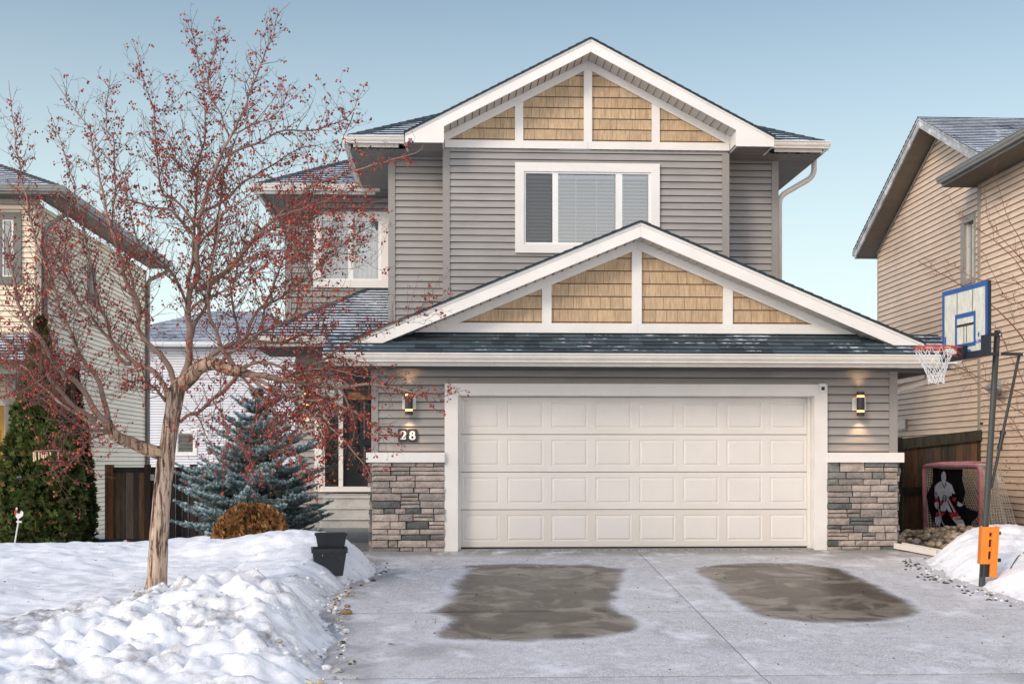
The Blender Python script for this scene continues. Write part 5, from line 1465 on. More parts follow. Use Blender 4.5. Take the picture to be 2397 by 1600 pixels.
# bare shrub by the neighbouring wall on the right
hr = random.Random(37); HY = .9
shrub = thing('bare_shrub', 'bare reddish branched tree reaching in from the edge in front of the peach wall', 'tree', (9.2, HY, -.1))
HB = [([(2450,1200),(2420,1000),(2380,850),(2349,780),(2300,722),(2250,682),(2180,640),(2105,598)], 1.0, .3, 6, .6),
      ([(2440,1050),(2400,800),(2349,628),(2290,560),(2250,530),(2205,488)], 1.0, 1.6, 5, .6), ([(2440,1050),(2410,760),(2349,570),(2312,500),(2290,425)], 1.0, .9, 5, .6),
      ([(2450,1120),(2400,960),(2349,905),(2280,880),(2215,850),(2188,836)], 1.0, .2, 3.5, .6), ([(2450,1150),(2400,1000),(2349,950),(2290,915),(2235,870),(2220,850)], 1.0, .6, 3.5, .5),
      ([(2440,1000),(2400,820),(2349,705),(2312,690),(2270,610),(2262,590)], 1.0, 1.4, 3.5, .5), ([(2460,1200),(2400,1090),(2349,1010),(2320,960),(2290,930)], 1.0, .4, 3, .5),
      ([(2430,900),(2380,740),(2349,660),(2300,648),(2240,640),(2205,622)], 1.0, 1.9, 3, .5), ([(2420,780),(2370,640),(2349,600),(2275,520),(2262,470)], 1.0, .7, 3, .5), ([(2450,1150),(2390,990),(2349,880),(2310,800),(2296,760)], 1.0, 1.5, 3.5, .6)]
mb = MB()
def htwig(p, d, ln, r, dp):
    n = 5; pts = [p]; q = p
    for i in range(n):
        d = (d + Vector((hr.uniform(-1, 1), hr.uniform(-1, 1), hr.uniform(-1, 1)))*.25).normalized(); q = q + d*ln/n; pts.append(q)
        if dp < 2 and hr.random() < .45: htwig(q, (d + Vector((hr.uniform(-1, 1), hr.uniform(-1, 1), hr.uniform(-.6, 1)))).normalized(), ln*.5, r*.6, dp + 1)
    mb.tube(pts, [max(.0018, r*(1 - .7*i/n)) for i in range(n+1)], 3, (.20, .085, .055), cap=False)
for pts, y0, y1, w0, w1 in HB:
    o, r = survey(pts, y0, y1, w0, w1); q, rad = catmull(o, r, 4); mb.tube(q, [max(.003, x*.8) for x in rad], 5, (.22, .10, .07))
    for i in range(6, len(q)):
        if hr.random() < .62:
            d = (q[i]-q[i-1]).normalized(); htwig(q[i], (d + Vector((hr.uniform(-1, .6), hr.uniform(-1, 1), hr.uniform(-.7, 1)))).normalized(), hr.uniform(.12, .42), .0035, 0)
mb.build('branches', m_twig, shrub)
mb = MB()
for _ in range(70):
    p = P(hr.gauss(2335, 22), hr.choice((1010, 1060, 1085, 960, 850)) + hr.gauss(0, 22), hr.uniform(.3, 1.2)); s = .022
    d = Vector((hr.uniform(-1, 1), hr.uniform(-1, 1), hr.uniform(-1, 1))).normalized(); e = d.orthogonal().normalized()
    mb.face([p - d*s, p + e*s*.5, p + d*s, p - e*s*.5], hr.choice(((.22, .06, .05), (.35, .20, .12), (.16, .05, .05))))
mb.build('dead_leaves', m_twig, shrub)
gr = thing('ornamental_grass', 'tuft of dry tan grass at the foot of the peach wall by the hockey net', 'grass tuft', (8.9, .8, 0))
mb = MB(); g0 = P(2375, 1255, .8)
for _ in range(150):
    d = Vector((hr.gauss(-.45, .5), hr.gauss(0, .4), hr.uniform(.3, 1.0))).normalized(); ln = hr.uniform(.25, .62); pts = []
    for i in range(6): s = i/5; pts.append(g0 + Vector((hr.uniform(-.0, .0), 0, 0)) + d*ln*s - Vector((0, 0, .22*ln*s*s)))
    mb.tube(pts, [.004, .004, .0035, .003, .0025, .001], 3, hr.choice(((.40, .26, .15), (.30, .18, .10), (.48, .34, .21))), cap=False)
mb.build('blades', m_twig, gr)
# ================================================================ things in the yard
# two black planters, one standing in the other
m_plast = mk('black_planter', (.022, .026, .030), .38, .45, var=.25, vs=5, fine=.15)
def tapered(mb, cx, cy, z0, z1, b0, b1, rot, rim, rimh, th=.02):
    def ring(h, z): return [(cx + h*(math.cos(rot)*x - math.sin(rot)*y), cy + h*(math.sin(rot)*x + math.cos(rot)*y), z) for x, y in ((-1, -1), (1, -1), (1, 1), (-1, 1))]
    def skin(a, b, flip=False):
        for i in range(4):
            j = (i+1) % 4; mb.face([a[i], a[j], b[j], b[i]])
    R0, R1, R2, R3 = ring(b0, z0), ring(b1, z1 - rimh), ring(b1 + rim, z1 - rimh), ring(b1 + rim + .004, z1)
    R4, R5 = ring(b1 + rim - th, z1 - .002), ring(b0 + .02, z1 - (z1-z0)*.55)
    mb.face(R0); skin(R0, R1); skin(R1, R2); skin(R2, R3); skin(R3, R4); skin(R4, R5); mb.face(R5, (.5, .45, .4))
PY = -2.55; pc = P(755, 1306, PY); hz = ZV(1255, PY, 755)
t = thing('planter', 'larger black square tapered planter half sunk in the snow bank', 'planter', (pc.x, PY, pc.z - .05))
mb = MB(); tapered(mb, pc.x, PY, pc.z - .06, hz, .155, .195, .12, .012, .05); o = mb.build('pot', m_plast, t)
mb = MB(); fz = ZV(1270, PY, 748)
for w in range(4):
    d = Vector((math.cos(w*1.57), 0, math.sin(w*1.57)))*(.022 if w % 2 else .012); s = Vector((-d.z, 0, d.x))*.25
    c0 = Vector((P(744, 1270, PY).x, PY - .215, fz)); mb.face([c0 - s, c0 + d, c0 + s, c0 - d*.1])
mb.build('star', mk('bronze_star', (.42, .30, .16), .4, metal=.5), t)
t = thing('planter', 'smaller black square planter stacked inside the larger one', 'planter', (pc.x + .03, PY + .02, hz - .1))
mb = MB(); tapered(mb, pc.x + .02, PY + .02, hz - .12, ZV(1222, PY, 755), .13, .178, .10, .010, .02); mb.build('pot', m_plast, t)

# basketball hoop
HYY = -3.0
hp = thing('basketball_hoop', 'portable style basketball hoop on a dark pole with an orange height adjuster', 'basketball hoop', tuple(P(2252, 1327, HYY)))
m_pole = mk('pole_enamel', (.030, .034, .030), .3, .55, var=.15)
m_navy = mk('navy_padding', (.010, .016, .028), .5, .4)
m_blue = mk('blue_paint', (.015, .085, .27), .45, .4, var=.15)
m_board = mk('backboard_panel', (.60, .59, .50), .35, .45, var=.12, vs=12, fine=.14, fs=34, stretch=(1, 1, .35))
m_orange = mk('orange_rim', (.58, .075, .030), .4, .45)
m_orp = mk('orange_plastic', (.80, .23, .02), .4, .4, var=.08)
m_net = mk('white_net', (.74, .73, .72), .8)
pb, pt_ = P(2252, 1345, HYY), P(2288, 758, HYY)
pr = .037
mb = MB(); mb.tube([pb, pb.lerp(pt_, .55)], pr, 20); mb.tube([pb.lerp(pt_, .55), pt_], pr*.95, 20); mb.tube([pb.lerp(pt_, .548), pb.lerp(pt_, .556)], pr*1.08, 20); mb.build('pole', m_pole, hp, smooth=False)
# backboard: a plane running mostly along the depth
A0, A1 = P(2162, 750, HYY + .52), P(2266, 729, HYY - .52)
du = Vector((A1.x - A0.x, A1.y - A0.y, 0)).normalized(); nrm = Vector((du.y, -du.x, 0))
if nrm.x > 0: nrm = -nrm
bz1, bz0 = P(2266, 643, A1.y).z, P(2266, 800, A1.y).z
Wb = (Vector((A1.x, A1.y, 0)) - Vector((A0.x, A0.y, 0))).length
def B3(a, z, off=0): q = Vector((A0.x, A0.y, 0)) + du*a + nrm*off; return (q.x, q.y, z)
def brect(mb, a0, a1, z0, z1, o0, o1, col=(1, 1, 1)):
    mb.hexa([B3(a0, z0, o0), B3(a1, z0, o0), B3(a1, z1, o0), B3(a0, z1, o0)], [B3(a0, z0, o1), B3(a1, z0, o1), B3(a1, z1, o1), B3(a0, z1, o1)], col)
mb = MB(); brect(mb, 0, Wb, bz0, bz1, -.02, 0); bbd = mb.build('backboard', m_board, hp)
mb = MB(); e = .052
brect(mb, 0, Wb, bz1 - e, bz1 + .004, -.022, .004); brect(mb, 0, e, bz0, bz1 - e - .001, -.022, .004); brect(mb, Wb - e, Wb, bz0, bz1 - e - .001, -.022, .004)
mb.build('border', m_blue, bbd)
mb = MB(); cA = Wb*.52; sh = bz0 + (bz1-bz0)*.045; sw, st_ = .235, .415
sq0, sq1 = sh + .03, sh + .03 + .40
for q in ((cA - sw, cA - sw + .042, sq0, sq1), (cA + sw - .042, cA + sw, sq0, sq1), (cA - sw + .043, cA + sw - .043, sq1 - .052, sq1), (cA - sw + .043, cA + sw - .043, sq0, sq0 + .045)): brect(mb, *q, .0005, .0035)
mb.build('target_square', m_blue, bbd)
mb = MB()
for a_ in (Wb*.34, Wb*.68): brect(mb, a_ - .006, a_ + .006, sq1 + .002, bz1 - e - .002, .0004, .0022)
brect(mb, cA - sw + .044, cA + sw - .044, sq0 + .245, sq0 + .275, .0004, .002)
for a_ in (cA - .03, cA + .03): brect(mb, a_ - .006, a_ + .006, sq0 + .05, sq0 + .244, .0004, .002)
mb.build('lines', m_black, bbd)
mb = MB(); brect(mb, -.005, Wb + .005, bz0 - .075, bz0 - .001, -.04, .03); brect(mb, Wb - .13, Wb + .012, bz0 + .0, bz0 + .165, -.035, .012); brect(mb, Wb + .006, Wb + .022, bz0 + .166, bz1, -.03, .004); brect(mb, -.005, .10, bz0, bz0 + .05, -.035, .012)
mb.build('padding', m_navy, hp)
# maker's mark, lower corner of the board
def letters(txt, size, place, mat, parent, name='lettering'):
    cu = bpy.data.curves.new('t', 'FONT'); cu.body = txt; cu.size = size; cu.extrude = .001
    ob = bpy.data.objects.new('t', cu); COL.objects.link(ob); dg = bpy.context.evaluated_depsgraph_get(); me = ob.evaluated_get(dg).to_mesh()
    vs = [v.co.copy() for v in me.vertices]; fs = [tuple(p.vertices) for p in me.polygons]
    bpy.data.objects.remove(ob); bpy.data.curves.remove(cu)
    mb = MB(); mb.v = [place(v) for v in vs]; mb.f = fs; mb.c = [(1, 1, 1)]*len(fs); mb.uv = [None]*len(fs)
    return mb.build(name, mat, parent)
letters('SPALDING', .052, lambda v: B3(Wb - .305 + v.x*.72, bz0 + .085 + v.y*1.15, .0015 + v.z), m_blue, bbd)
mb = MB()
brect(mb, .06, .09, bz0 + .11, bz0 + .23, .0005, .002); brect(mb, cA + .0, cA + .13, bz0 + .002, bz0 + .028, .0036, .0046)
pts = [B3(Wb - .20 + .018*math.cos(k*.785), bz0 + .185 + .03*math.sin(k*.785), .002) for k in range(8)]; mb.face(pts)
mb.build('emblem', m_blue, bbd)
# rim, bracket, net
rz_ = P(2127, 797, HYY).z; rc = Vector(B3(cA - .02, rz_, .0)) + nrm*.375; rr0 = .226
mb = MB(); ring_ = [rc + Vector((math.cos(w*2*math.pi/40)*rr0, math.sin(w*2*math.pi/40)*rr0, 0)) for w in range(41)]
mb.tube(ring_, .0095, 8, cap=False)
mb.tube([p - Vector((0, 0, .028)) for p in ring_[8:33]], .005, 6)
for sg in (-1, 1):
    a_ = rc + Vector((rr0*.45, 0, 0)) + du*sg*rr0*.86; mb.tube([a_, Vector(B3(cA - .02 + sg*.05, rz_ - .10, .05))], .008, 8)
    mb.tube([rc - nrm*rr0*.98 + du*sg*.05, Vector(B3(cA - .02 + sg*.06, rz_, .02))], .008, 8)
mb.build('rim', m_orange, hp, smooth=True)
mb = MB(); brect(mb, cA - .10, cA + .06, rz_ - .13, rz_ + .02, .004, .055); mb.build('bracket', m_navy, hp)
mb = MB(); nn = 12; hr_ = random.Random(3)
def npt(k, lev):
    zz = [0, -.10, -.18, -.245, -.30, -.36, -.41][lev]; rd = [.222, .185, .155, .125, .100, .088, .090][lev]
    w = 2*math.pi*(k + .5*(lev % 2))/nn
    return rc + Vector((math.cos(w)*rd + .05*(lev/6)**1.5 * .6, math.sin(w)*rd, zz - .008 + .012*math.sin(k*2.3 + lev)))
for lev in range(6):
    for k in range(nn):
        a_ = npt(k, lev)
        if lev % 2 == 0: ends = (npt(k, lev+1), npt(k-1, lev+1))
        else: ends = (npt(k, lev+1), npt(k+1, lev+1))
        for q in ends: mb.tube([a_, a_.lerp(q, .5) + Vector((0, 0, -.006)), q], .0042, 4, cap=False)
mb.build('net', m_net, hp)
# lift arms, counter strut, height adjuster
ax = lambda u, v, dy=0: P(u, v, HYY + dy)
mb = MB(); yb2 = .035
for dy_ in (-.055, .055):
    mb.bar(ax(2264, 767, dy_), ax(2298, 767, dy_), .012, .040, up=(0, 0, 1)); mb.bar(ax(2262, 811, dy_), ax(2356, 812, dy_), .012, .036)
mb.bar(ax(2262, 790, 0), ax(2262, 770, 0), .10, .03); mb.build('lift_arms', m_black, hp)
for u, v in ((2270, 767), (2294, 767), (2294, 811), (2349, 812)):
    mb = MB(); mb.tube([ax(u, v, -.080), ax(u, v, .080)], .012, 8); mb.build('bolt', m_vinyl, hp)
mb = MB(); s0, s1 = ax(2338, 814), ax(2274, 1118)
mb.tube([s0, s1], .017, 12); mb.tube([s0.lerp(s1, .58), s0.lerp(s1, .70)], .026, 12); mb.tube([s0.lerp(s1, .575), s0.lerp(s1, .60)], .036, 12); mb.tube([s0.lerp(s1, .69), s0.lerp(s1, .71)], .032, 12)
mb.bar(s1, ax(2264, 1112), .05, .05); mb.build('strut', m_black, hp, smooth=False)
o0, o1 = P(2254, 1320, HYY), P(2263, 1207, HYY); xo0, xo1 = P(2243, 1320, HYY).x, P(2282, 1320, HYY).x
mb = MB(); zo0, zo1 = P(2260, 1322, HYY).z, P(2260, 1207, HYY).z; zm = P(2260, 1292, HYY).z; sk = (P(2288, 1207, HYY).x - P(2282, 1320, HYY).x)
def slab(xa_, xb_, za, zb2, y0, y1, col=(1, 1, 1)):
    f = lambda x, z: x + sk*(z - zo0)/(zo1 - zo0)
    mb.hexa([(f(xa_, za), y0, za), (f(xb_, za), y0, za), (f(xb_, za), y1, za), (f(xa_, za), y1, za)], [(f(xa_, zb2), y0, zb2), (f(xb_, zb2), y0, zb2), (f(xb_, zb2), y1, zb2), (f(xa_, zb2), y1, zb2)], col)
W_ = xo1 - xo0; yy0 = HYY - pr - .022
slab(xo0 + .0, xo0 + W_*.42, zm, zo1, yy0, yy0 + .02); slab(xo0 + W_*.57, xo1, zo0, zo1, yy0, yy0 + .02, (.95, .95, .95))
hz_ = [zm, zm + (zo1-zm)*.13, zm + (zo1-zm)*.34, zm + (zo1-zm)*.46, zm + (zo1-zm)*.70, zm + (zo1-zm)*.84, zo1]
for a_, b_ in ((0, 1), (2, 3), (4, 4), (5, 6)):
    if a_ != b_: slab(xo0 + W_*.421, xo0 + W_*.569, hz_[a_], hz_[b_], yy0, yy0 + .02, (.9, .9, .9))
slab(xo0 + W_*.421, xo0 + W_*.569, hz_[4] - .02, hz_[4] + .02, yy0, yy0 + .02, (.9, .9, .9))
slab(xo1 - .015, xo1, zo0, zo1, yy0 + .021, HYY + .04, (.8, .8, .8)); slab(xo0, xo0 + .012, zm, zo1, yy0 + .021, HYY + .04, (.75, .75, .75))
slab(xo0 + W_*.60, xo0 + W_*.86, hz_[4] - .05, hz_[5], yy0 - .008, yy0 - .0005, (1.05, 1.05, 1)); slab(xo0 + W_*.60, xo0 + W_*.80, hz_[2] - .03, hz_[3], yy0 - .008, yy0 - .0005, (1.05, 1.05, 1))
mb.build('height_adjuster', m_orp, hp)
mb = MB(); slab(xo0 + W_*.1, xo0 + W_*.9, zo0 + .0, zo1 - .01, yy0 + .024, yy0 + .03, (.5, .4, .4)); mb.build('adjuster_slot', m_black, hp)
for v in (1222, 1284):
    mb = MB(); q = P(2290, v, HYY); mb.tube([q - Vector((.03, 0, 0)), q], .010, 8); mb.tube([q, q + Vector((.025, 0, 0))], .022, 10); mb.build('knob', m_black, hp)

# hockey net with a goalie target sheet
NLp, NRp = P(2119, 1216, 4.4), P(2249, 1228, 2.7)
hn = thing('hockey_net', 'street hockey net with faded pink frame turned sideways against the fence', 'hockey net', tuple(NLp))
m_pink = mk('faded_red_pipe', (.66, .27, .29), .55, .3, var=.25, vs=4)
m_twine = mk('net_twine', (.72, .67, .57), .9)
nz0 = .0; nzt_ = 1.15
LU = Vector((NRp.x - NLp.x, NRp.y - NLp.y, 0)); LW = LU.length; LU.normalize(); NB = Vector((-LU.y, LU.x, 0))
if NB.x < 0: NB = -NB
def G(s, z, bk=0): q = Vector((NLp.x, NLp.y, 0)) + LU*(s*LW) + NB*bk; return Vector((q.x, q.y, z))
def lean(s, z, bk=0): return G(s + .03*(1 - z/nzt_)*(1 if s < .5 else 0), z, bk)
c_ = .10
fr_pts = [lean(0, nz0), lean(0, nzt_ - c_)] + [lean(c_*(1 - math.cos(k*math.pi/10))/LW*1.0, nzt_ - c_ + c_*math.sin(k*math.pi/10)) for k in range(1, 6)] + [G(1 - c_*(1 - math.sin((5-k)*math.pi/10 + 0))/LW if False else 1 - c_/LW*(1 - math.sin(k*math.pi/10)), nzt_ - c_ + c_*math.cos(k*math.pi/10)) for k in range(0, 6)] + [G(1, nz0)]
mb = MB(); mb.tube(fr_pts, .037, 10)
tb = .42
mb.tube([G(.0, nzt_ + .015, .06), G(.05, nzt_ + .05, tb*.8), G(.5, nzt_ + .06, tb), G(.93, nzt_ + .05, tb*.85), G(.985, nzt_ - .03, .10)], .026, 10)
mb.tube([G(0, nz0 + .03), G(.06, nz0 + .03, .75), G(.5, nz0 + .03, .95), G(.94, nz0 + .03, .75), G(1, nz0 + .03)], .026, 10)
mb.build('frame', m_pink, hn, smooth=True)
mb = MB()
def weave(f, na, nb_, r=.0068):
    for i in range(na+1): mb.tube([f(i/na, j/10) + Vector((n3(i*.7, j*.5)*.012, n3(i*.7, j*.5, 5)*.012, n3(i*.7, j*.5, 9)*.012)) for j in range(11)], r, 3, cap=False)
    for j in range(nb_+1): mb.tube([f(i/10, j/nb_) + Vector((n3(i*.7, j*.5, 3)*.012, n3(i*.7, j*.5, 7)*.012, 0)) for i in range(11)], r, 3, cap=False)
def back(a, t): # from the top bar down to the base hoop
    s = a; top = G(s, nzt_ + .045, .06 + (tb - .06)*min(1, 4*min(a, 1-a) + .5)); bot = G(s, nz0 + .04, .55 + .40*math.sin(a*math.pi)); return top.lerp(bot, t) + NB*(-.06*math.sin(t*math.pi))
weave(back, 42, 26)
weave(lambda a, t: G(1, nzt_ - .04 - (nzt_ - .06)*t, (.36 + .34*t)*a), 12, 24)
weave(lambda a, t: lean(.0, nzt_ - .04 - (nzt_ - .06)*t, (.36 + .34*t)*a), 12, 24)
weave(lambda a, t: G(a, nzt_ + .01 + .03*t, .40*t), 40, 9)
mb.build('netting', m_twine, hn)
# target sheet: black cloth with a painted goalie
m_sheet = mk('black_sheet', (.008, .008, .009), .75, .25, var=.3)
m_paint = mk('sheet_paint', (1, 1, 1), .8, .2, var=.18, vs=9, fine=.15)
def S(zu, zv, off):
    """sheet coordinates measured on the photo detail -> the plane of the goal mouth"""
    u, v = 1957 + zu/3.199, 911.4 + zv/3.199
    s = (u - 2119)/(2249 - 2119); s = s/(1 + .085*(1 - s)) 
    z = nzt_ - (v - 1067)/(150 + 11*s)*1.13
    q = G(s, z, .05 + off); return q
mb = MB()
sheet = [(575, 512), (690, 520), (800, 518), (795, 600), (815, 690), (800, 770), (850, 840), (925, 845), (860, 910), (845, 985), (770, 975), (730, 940), (650, 955), (580, 930), (545, 840), (525, 720), (565, 620)]
cx_, cy_ = 690, 760
for i in range(len(sheet)):
    a_, b_ = sheet[i], sheet[(i+1) % len(sheet)]
    mb.face([S(cx_, cy_, -.0), S(*a_, .03*n3(a_[0]*.01, a_[1]*.01)), S(*b_, .03*n3(b_[0]*.01, b_[1]*.01))])
sh_ = mb.build('target_sheet', m_sheet, hn)
mb = MB(); lay = [0]
def blob(pts, col, o=-.036):
    lay[0] += 1; q = o - .0006*lay[0]
    mb.face([S(a_, b_, q) for a_, b_ in pts], col)
WH, GR, RD, BK = (.80, .81, .86), (.45, .46, .52), (.60, .05, .06), (.01, .01, .012)
blob([(676, 535), (690, 550), (694, 585), (690, 612), (672, 616), (658, 605), (655, 570), (662, 548)], WH)
for y in (560, 580, 596): blob([(663, y), (688, y), (688, y+5), (663, y+5)], GR)
blob([(648, 612), (700, 612), (735, 635), (760, 700), (748, 730), (722, 715), (706, 760), (650, 760), (638, 715), (618, 745), (603, 720), (606, 650), (622, 630)], WH)
blob([(660, 622), (680, 668), (698, 622), (690, 622), (680, 655), (668, 622)], BK)
blob([(604, 690), (622, 690), (632, 740), (630, 765), (612, 768)], GR); blob([(610, 738), (634, 734), (636, 762), (612, 768)], RD)
blob([(735, 700), (782, 708), (778, 735), (752, 760), (738, 745)], BK); blob([(745, 730), (775, 735), (760, 765), (742, 755)], RD); blob([(778, 758), (822, 785), (800, 800), (776, 792)], WH)
blob([(606, 768), (636, 768), (640, 800), (622, 820), (606, 796)], WH)
blob([(650, 762), (706, 762), (740, 842), (715, 838), (700, 812), (690, 836), (655, 834)], WH)
blob([(640, 800), (680, 712), (706, 722), (655, 800)], BK); blob([(646, 795), (676, 730), (684, 736), (655, 798)], RD)
blob([(700, 716), (715, 730), (800, 880), (790, 890)], RD); blob([(694, 722), (702, 716), (792, 890), (782, 892)], WH)
blob([(622, 842), (690, 840), (676, 868), (614, 880)], RD); blob([(612, 880), (664, 872), (650, 950), (628, 940), (610, 918)], WH)
blob([(716, 850), (772, 838), (812, 892), (742, 892)], RD); blob([(742, 890), (818, 896), (842, 955), (836, 985), (800, 962)], WH); blob([(748, 878), (800, 872), (806, 882), (752, 888)], WH)
blob([(626, 780), (634, 780), (662, 880), (668, 905), (690, 940), (740, 962), (738, 968), (684, 948), (660, 912), (652, 880)], GR)
ring2 = [(687 + 19*math.cos(k*.524), 739 + 26*math.sin(k*.524)) for k in range(12)]; blob(ring2, BK); blob([(687 + 15*math.cos(k*.524), 739 + 21*math.sin(k*.524)) for k in range(12)], WH)
for x in (678, 690): blob([(x, 725), (x+7, 725), (x+7, 755), (x, 755)], BK)
mb.build('goalie_print', m_paint, sh_)
mb = MB(); q0 = P(2284, 1100, 3.6); mb.face([q0 + Vector((-.16, .0, .14)), q0 + Vector((.0, .1, .15)), q0 + Vector((.12, .0, 0)), q0 + Vector((-.10, -.05, -.10))]); mb.build('white_flag', m_vinyl, hn)

# splash trough under the downspout
mb = MB(); a_, b_ = P(2060, 1258, -.05), P(2158, 1266, -.75); a_.z, b_.z = .03, -.03
d_ = (b_ - a_).normalized(); s_v = d_.cross(Vector((0, 0, 1))).normalized()
for k, (o_, h_) in enumerate(((-.075, .05), (.075, .05))): mb.bar(a_ + s_v*o_ + Vector((0, 0, h_/2)), b_ + s_v*o_ + Vector((0, 0, h_/2)), .014, h_ + .03)
mb.bar(a_, b_, .15, .012); tag(mb.build('downspout_trough', m_gutter), 'long cream plastic splash trough lying on the ground by the right stone pier', 'splash trough')

# river stones
m_rock = mk('river_stones', (1, 1, 1), .65, .3, var=.25, vs=20, fine=.25)
qr = random.Random(91)
def rcol():
    c = qr.choice(((.52, .39, .25), (.44, .32, .20), (.58, .48, .36), (.30, .23, .17), (.38, .34, .29), (.62, .50, .34))); k = qr.uniform(.85, 1.45); return tuple(k*x for x in c)
mb = MB()
for _ in range(330):
    u, v = qr.gauss(2158, 34), 0
    t_ = qr.random(); Y = .6 + 3.2*t_; x = 8.0 + qr.gauss(0, .42) + .06*Y; 
    if qr.random() < .18: x = qr.uniform(6.7, 8.6); Y = qr.uniform(.6, 2.6)
    h_ = .20*gs(x, Y, 8.15, 2.2, .5, 1.0); z = drive_z(Y) - .05 + h_*qr.uniform(.6, 1.1) + .02
    r = qr.uniform(.035, .085); mb.ball((x, Y, z), (r, r*qr.uniform(.6, .9), r*qr.uniform(.45, .7)), 9, 6, rcol(), .3, qr.uniform(0, 3))
tag(mb.build('river_stones', m_rock, smooth=True), kind='stuff')
mb = MB()
for _ in range(150):
    y = qr.choice((qr.uniform(-7.6, -.9), qr.gauss(-3.9, .5))); x = xe_left(y) + qr.gauss(-.02, .05) - .02; r = qr.uniform(.006, .022)
    if qr.random() < .2: r *= 1.6
    mb.ball((x, y, drive_z(y) + r*.2), (r, r*.8, r*.55), 7, 5, rcol() if qr.random() < .6 else (.08, .07, .06), .3, qr.uniform(0, 3))
for _ in range(240):
    y = qr.uniform(-6.5, -.9); x = xe_right(y) + qr.gauss(.04, .08); r = qr.uniform(.008, .026)
    mb.ball((x, y, drive_z(y) + r*.2), (r, r*.8, r*.5), 6, 4, qr.choice(((.06, .055, .05), (.12, .10, .08), (.5, .5, .52))), .3, qr.uniform(0, 3))
for _ in range(90):
    x = qr.uniform(-2.6, -1.0); y = -7.45 + qr.gauss(0, .12); r = qr.uniform(.012, .04); mb.ball((x, y, drive_z(y) + r*.3 + .01), (r, r*.8, r*.6), 7, 5, rcol(), .3, qr.uniform(0, 3))
tag(mb.build('gravel', m_rock, smooth=True), kind='stuff')
for u, v, r, lab in ((795, 1408, .062, 'largest brown stone lying at the snow edge beside the driveway'), (797, 1392, .035, 'small brown stone just above the largest one at the snow edge')):
    x, y = ground_pt(u, v); mb = MB(); mb.ball((x, y, drive_z(y) + r*.35), (r, r*.7, r*.6), 12, 8, (.26, .17, .09), .25); tag(mb.build('stone', m_rock, smooth=True), lab, 'stone', 'brown stones at the snow edge')
# broken crusts of snow at the foot of the banks
mb = MB()
for _ in range(300):
    if qr.random() < .75:
        y = qr.uniform(-7.4, -1.0); x = xe_left(y) - abs(qr.gauss(0, .30)) - .02; z = snow_left(x, y)[0]; r = qr.uniform(.006, .024)*(2.2 if qr.random() < .12 else 1)
        if qr.random() < .35: x, y = qr.uniform(-3.2, -1.2), qr.uniform(-7.0, -5.0); z = snow_left(x, y)[0]
    else: y = qr.uniform(-6, -1); x = xe_right(y) + abs(qr.gauss(0, .25)) + .02; z = snow_right(x, y)[0]; r = qr.uniform(.006, .020)
    g = qr.choice((.2, .5, .8, 1.0)); mb.ball((x, y, max(z, drive_z(y)) + r*.25), (r*qr.uniform(.8, 1.5), r, r*qr.uniform(.5, .9)), 8, 5, (g, 0, 0), .5, qr.uniform(0, 3))
tag(mb.build('snow_crumbs', m_snow), kind='stuff')
# scattered bark, leaf bits and twigs on snow and concrete
mb = MB()
for _ in range(260):
    if qr.random() < .55: x, y = qr.uniform(-5.2, -1.1), qr.uniform(-7.2, -.4); z = snow_left(x, y)[0] + .006
    else:
        x, y = qr.uniform(-.8, 6.2), qr.uniform(-7.2, -.2); z = drive_z(y) + .006
    d = Vector((qr.uniform(-1, 1), qr.uniform(-1, 1), qr.uniform(-.1, .5))).normalized()*qr.uniform(.006, .022); s = d.orthogonal().normalized()*qr.uniform(.003, .007); c0 = Vector((x, y, z))
    mb.face([c0 - d, c0 + s, c0 + d, c0 - s], (.035, .028, .022))
tag(mb.build('leaf_litter', m_rock), kind='stuff')
x, y = ground_pt(903, 1478); mb = MB()
for k in range(9): 
    w = k*.7; d = Vector((math.cos(w), math.sin(w)*.6, .12)); c0 = Vector((x + (k-4)*.018, y, drive_z(y) + .008)); mb.face([c0, c0 + d*.04 + Vector((0, .01, 0)), c0 + d*.06, c0 + d*.035 - Vector((0, .012, 0))], (.03, .055, .02))
tag(mb.build('leaf_sprig', m_rock), 'small dark green sprig lying alone on the frosted driveway', 'sprig')
# black cable on the right snow bank
cp = [P(2318, 1277, -2.9), P(2335, 1268, -2.7), P(2352, 1256, -2.4), P(2372, 1246, -2.0)]
for q in cp: q.z = snow_right(q.x, q.y)[0] + .012
mb = MB(); mb.tube(catmull(cp, [.006]*4, 5)[0], .006, 6); tag(mb.build('cable', m_black), 'thin black cable lying on the snow bank right of the orange adjuster', 'cable')

# rooster garden stake and small things by the cream house
ry = 6.6; t = thing('rooster_stake', 'white rooster ornament on a thin garden stake in front of the cedar', 'garden ornament', tuple(P(36, 1245, ry)))
m_rw = mk('ornament_white', (.72, .70, .66), .5); m_rr = mk('ornament_red', (.45, .07, .04), .5)
q = lambda u, v: P(u, v, ry)
mb = MB()
def flat(pts, mat_, name, th=.012):
    mb = MB(); mb.hexa([Vector((a_.x, a_.y - th, a_.z)) for a_ in pts], pts); return mb.build(name, mat_, t)
flat([q(36, 1183), q(39, 1176), q(45, 1178), q(49, 1170), q(54, 1174), q(53, 1182), q(47, 1187), q(42, 1189), q(38, 1187)], m_rw, 'body')
flat([q(33, 1176), q(35, 1168), q(39, 1171), q(38, 1180), q(35, 1182)], m_rr, 'head'); flat([q(36, 1166), q(38, 1162), q(41, 1165), q(39, 1170)], m_rw, 'comb')
flat([q(38, 1194), q(50, 1194), q(50, 1198), q(38, 1198)], m_rw, 'stand'); mb = MB(); mb.bar(q(42, 1188), q(42, 1194), .02, .02); mb.bar(q(42, 1198), q(33, 1250), .035, .02); mb.build('stake', m_rw, t)
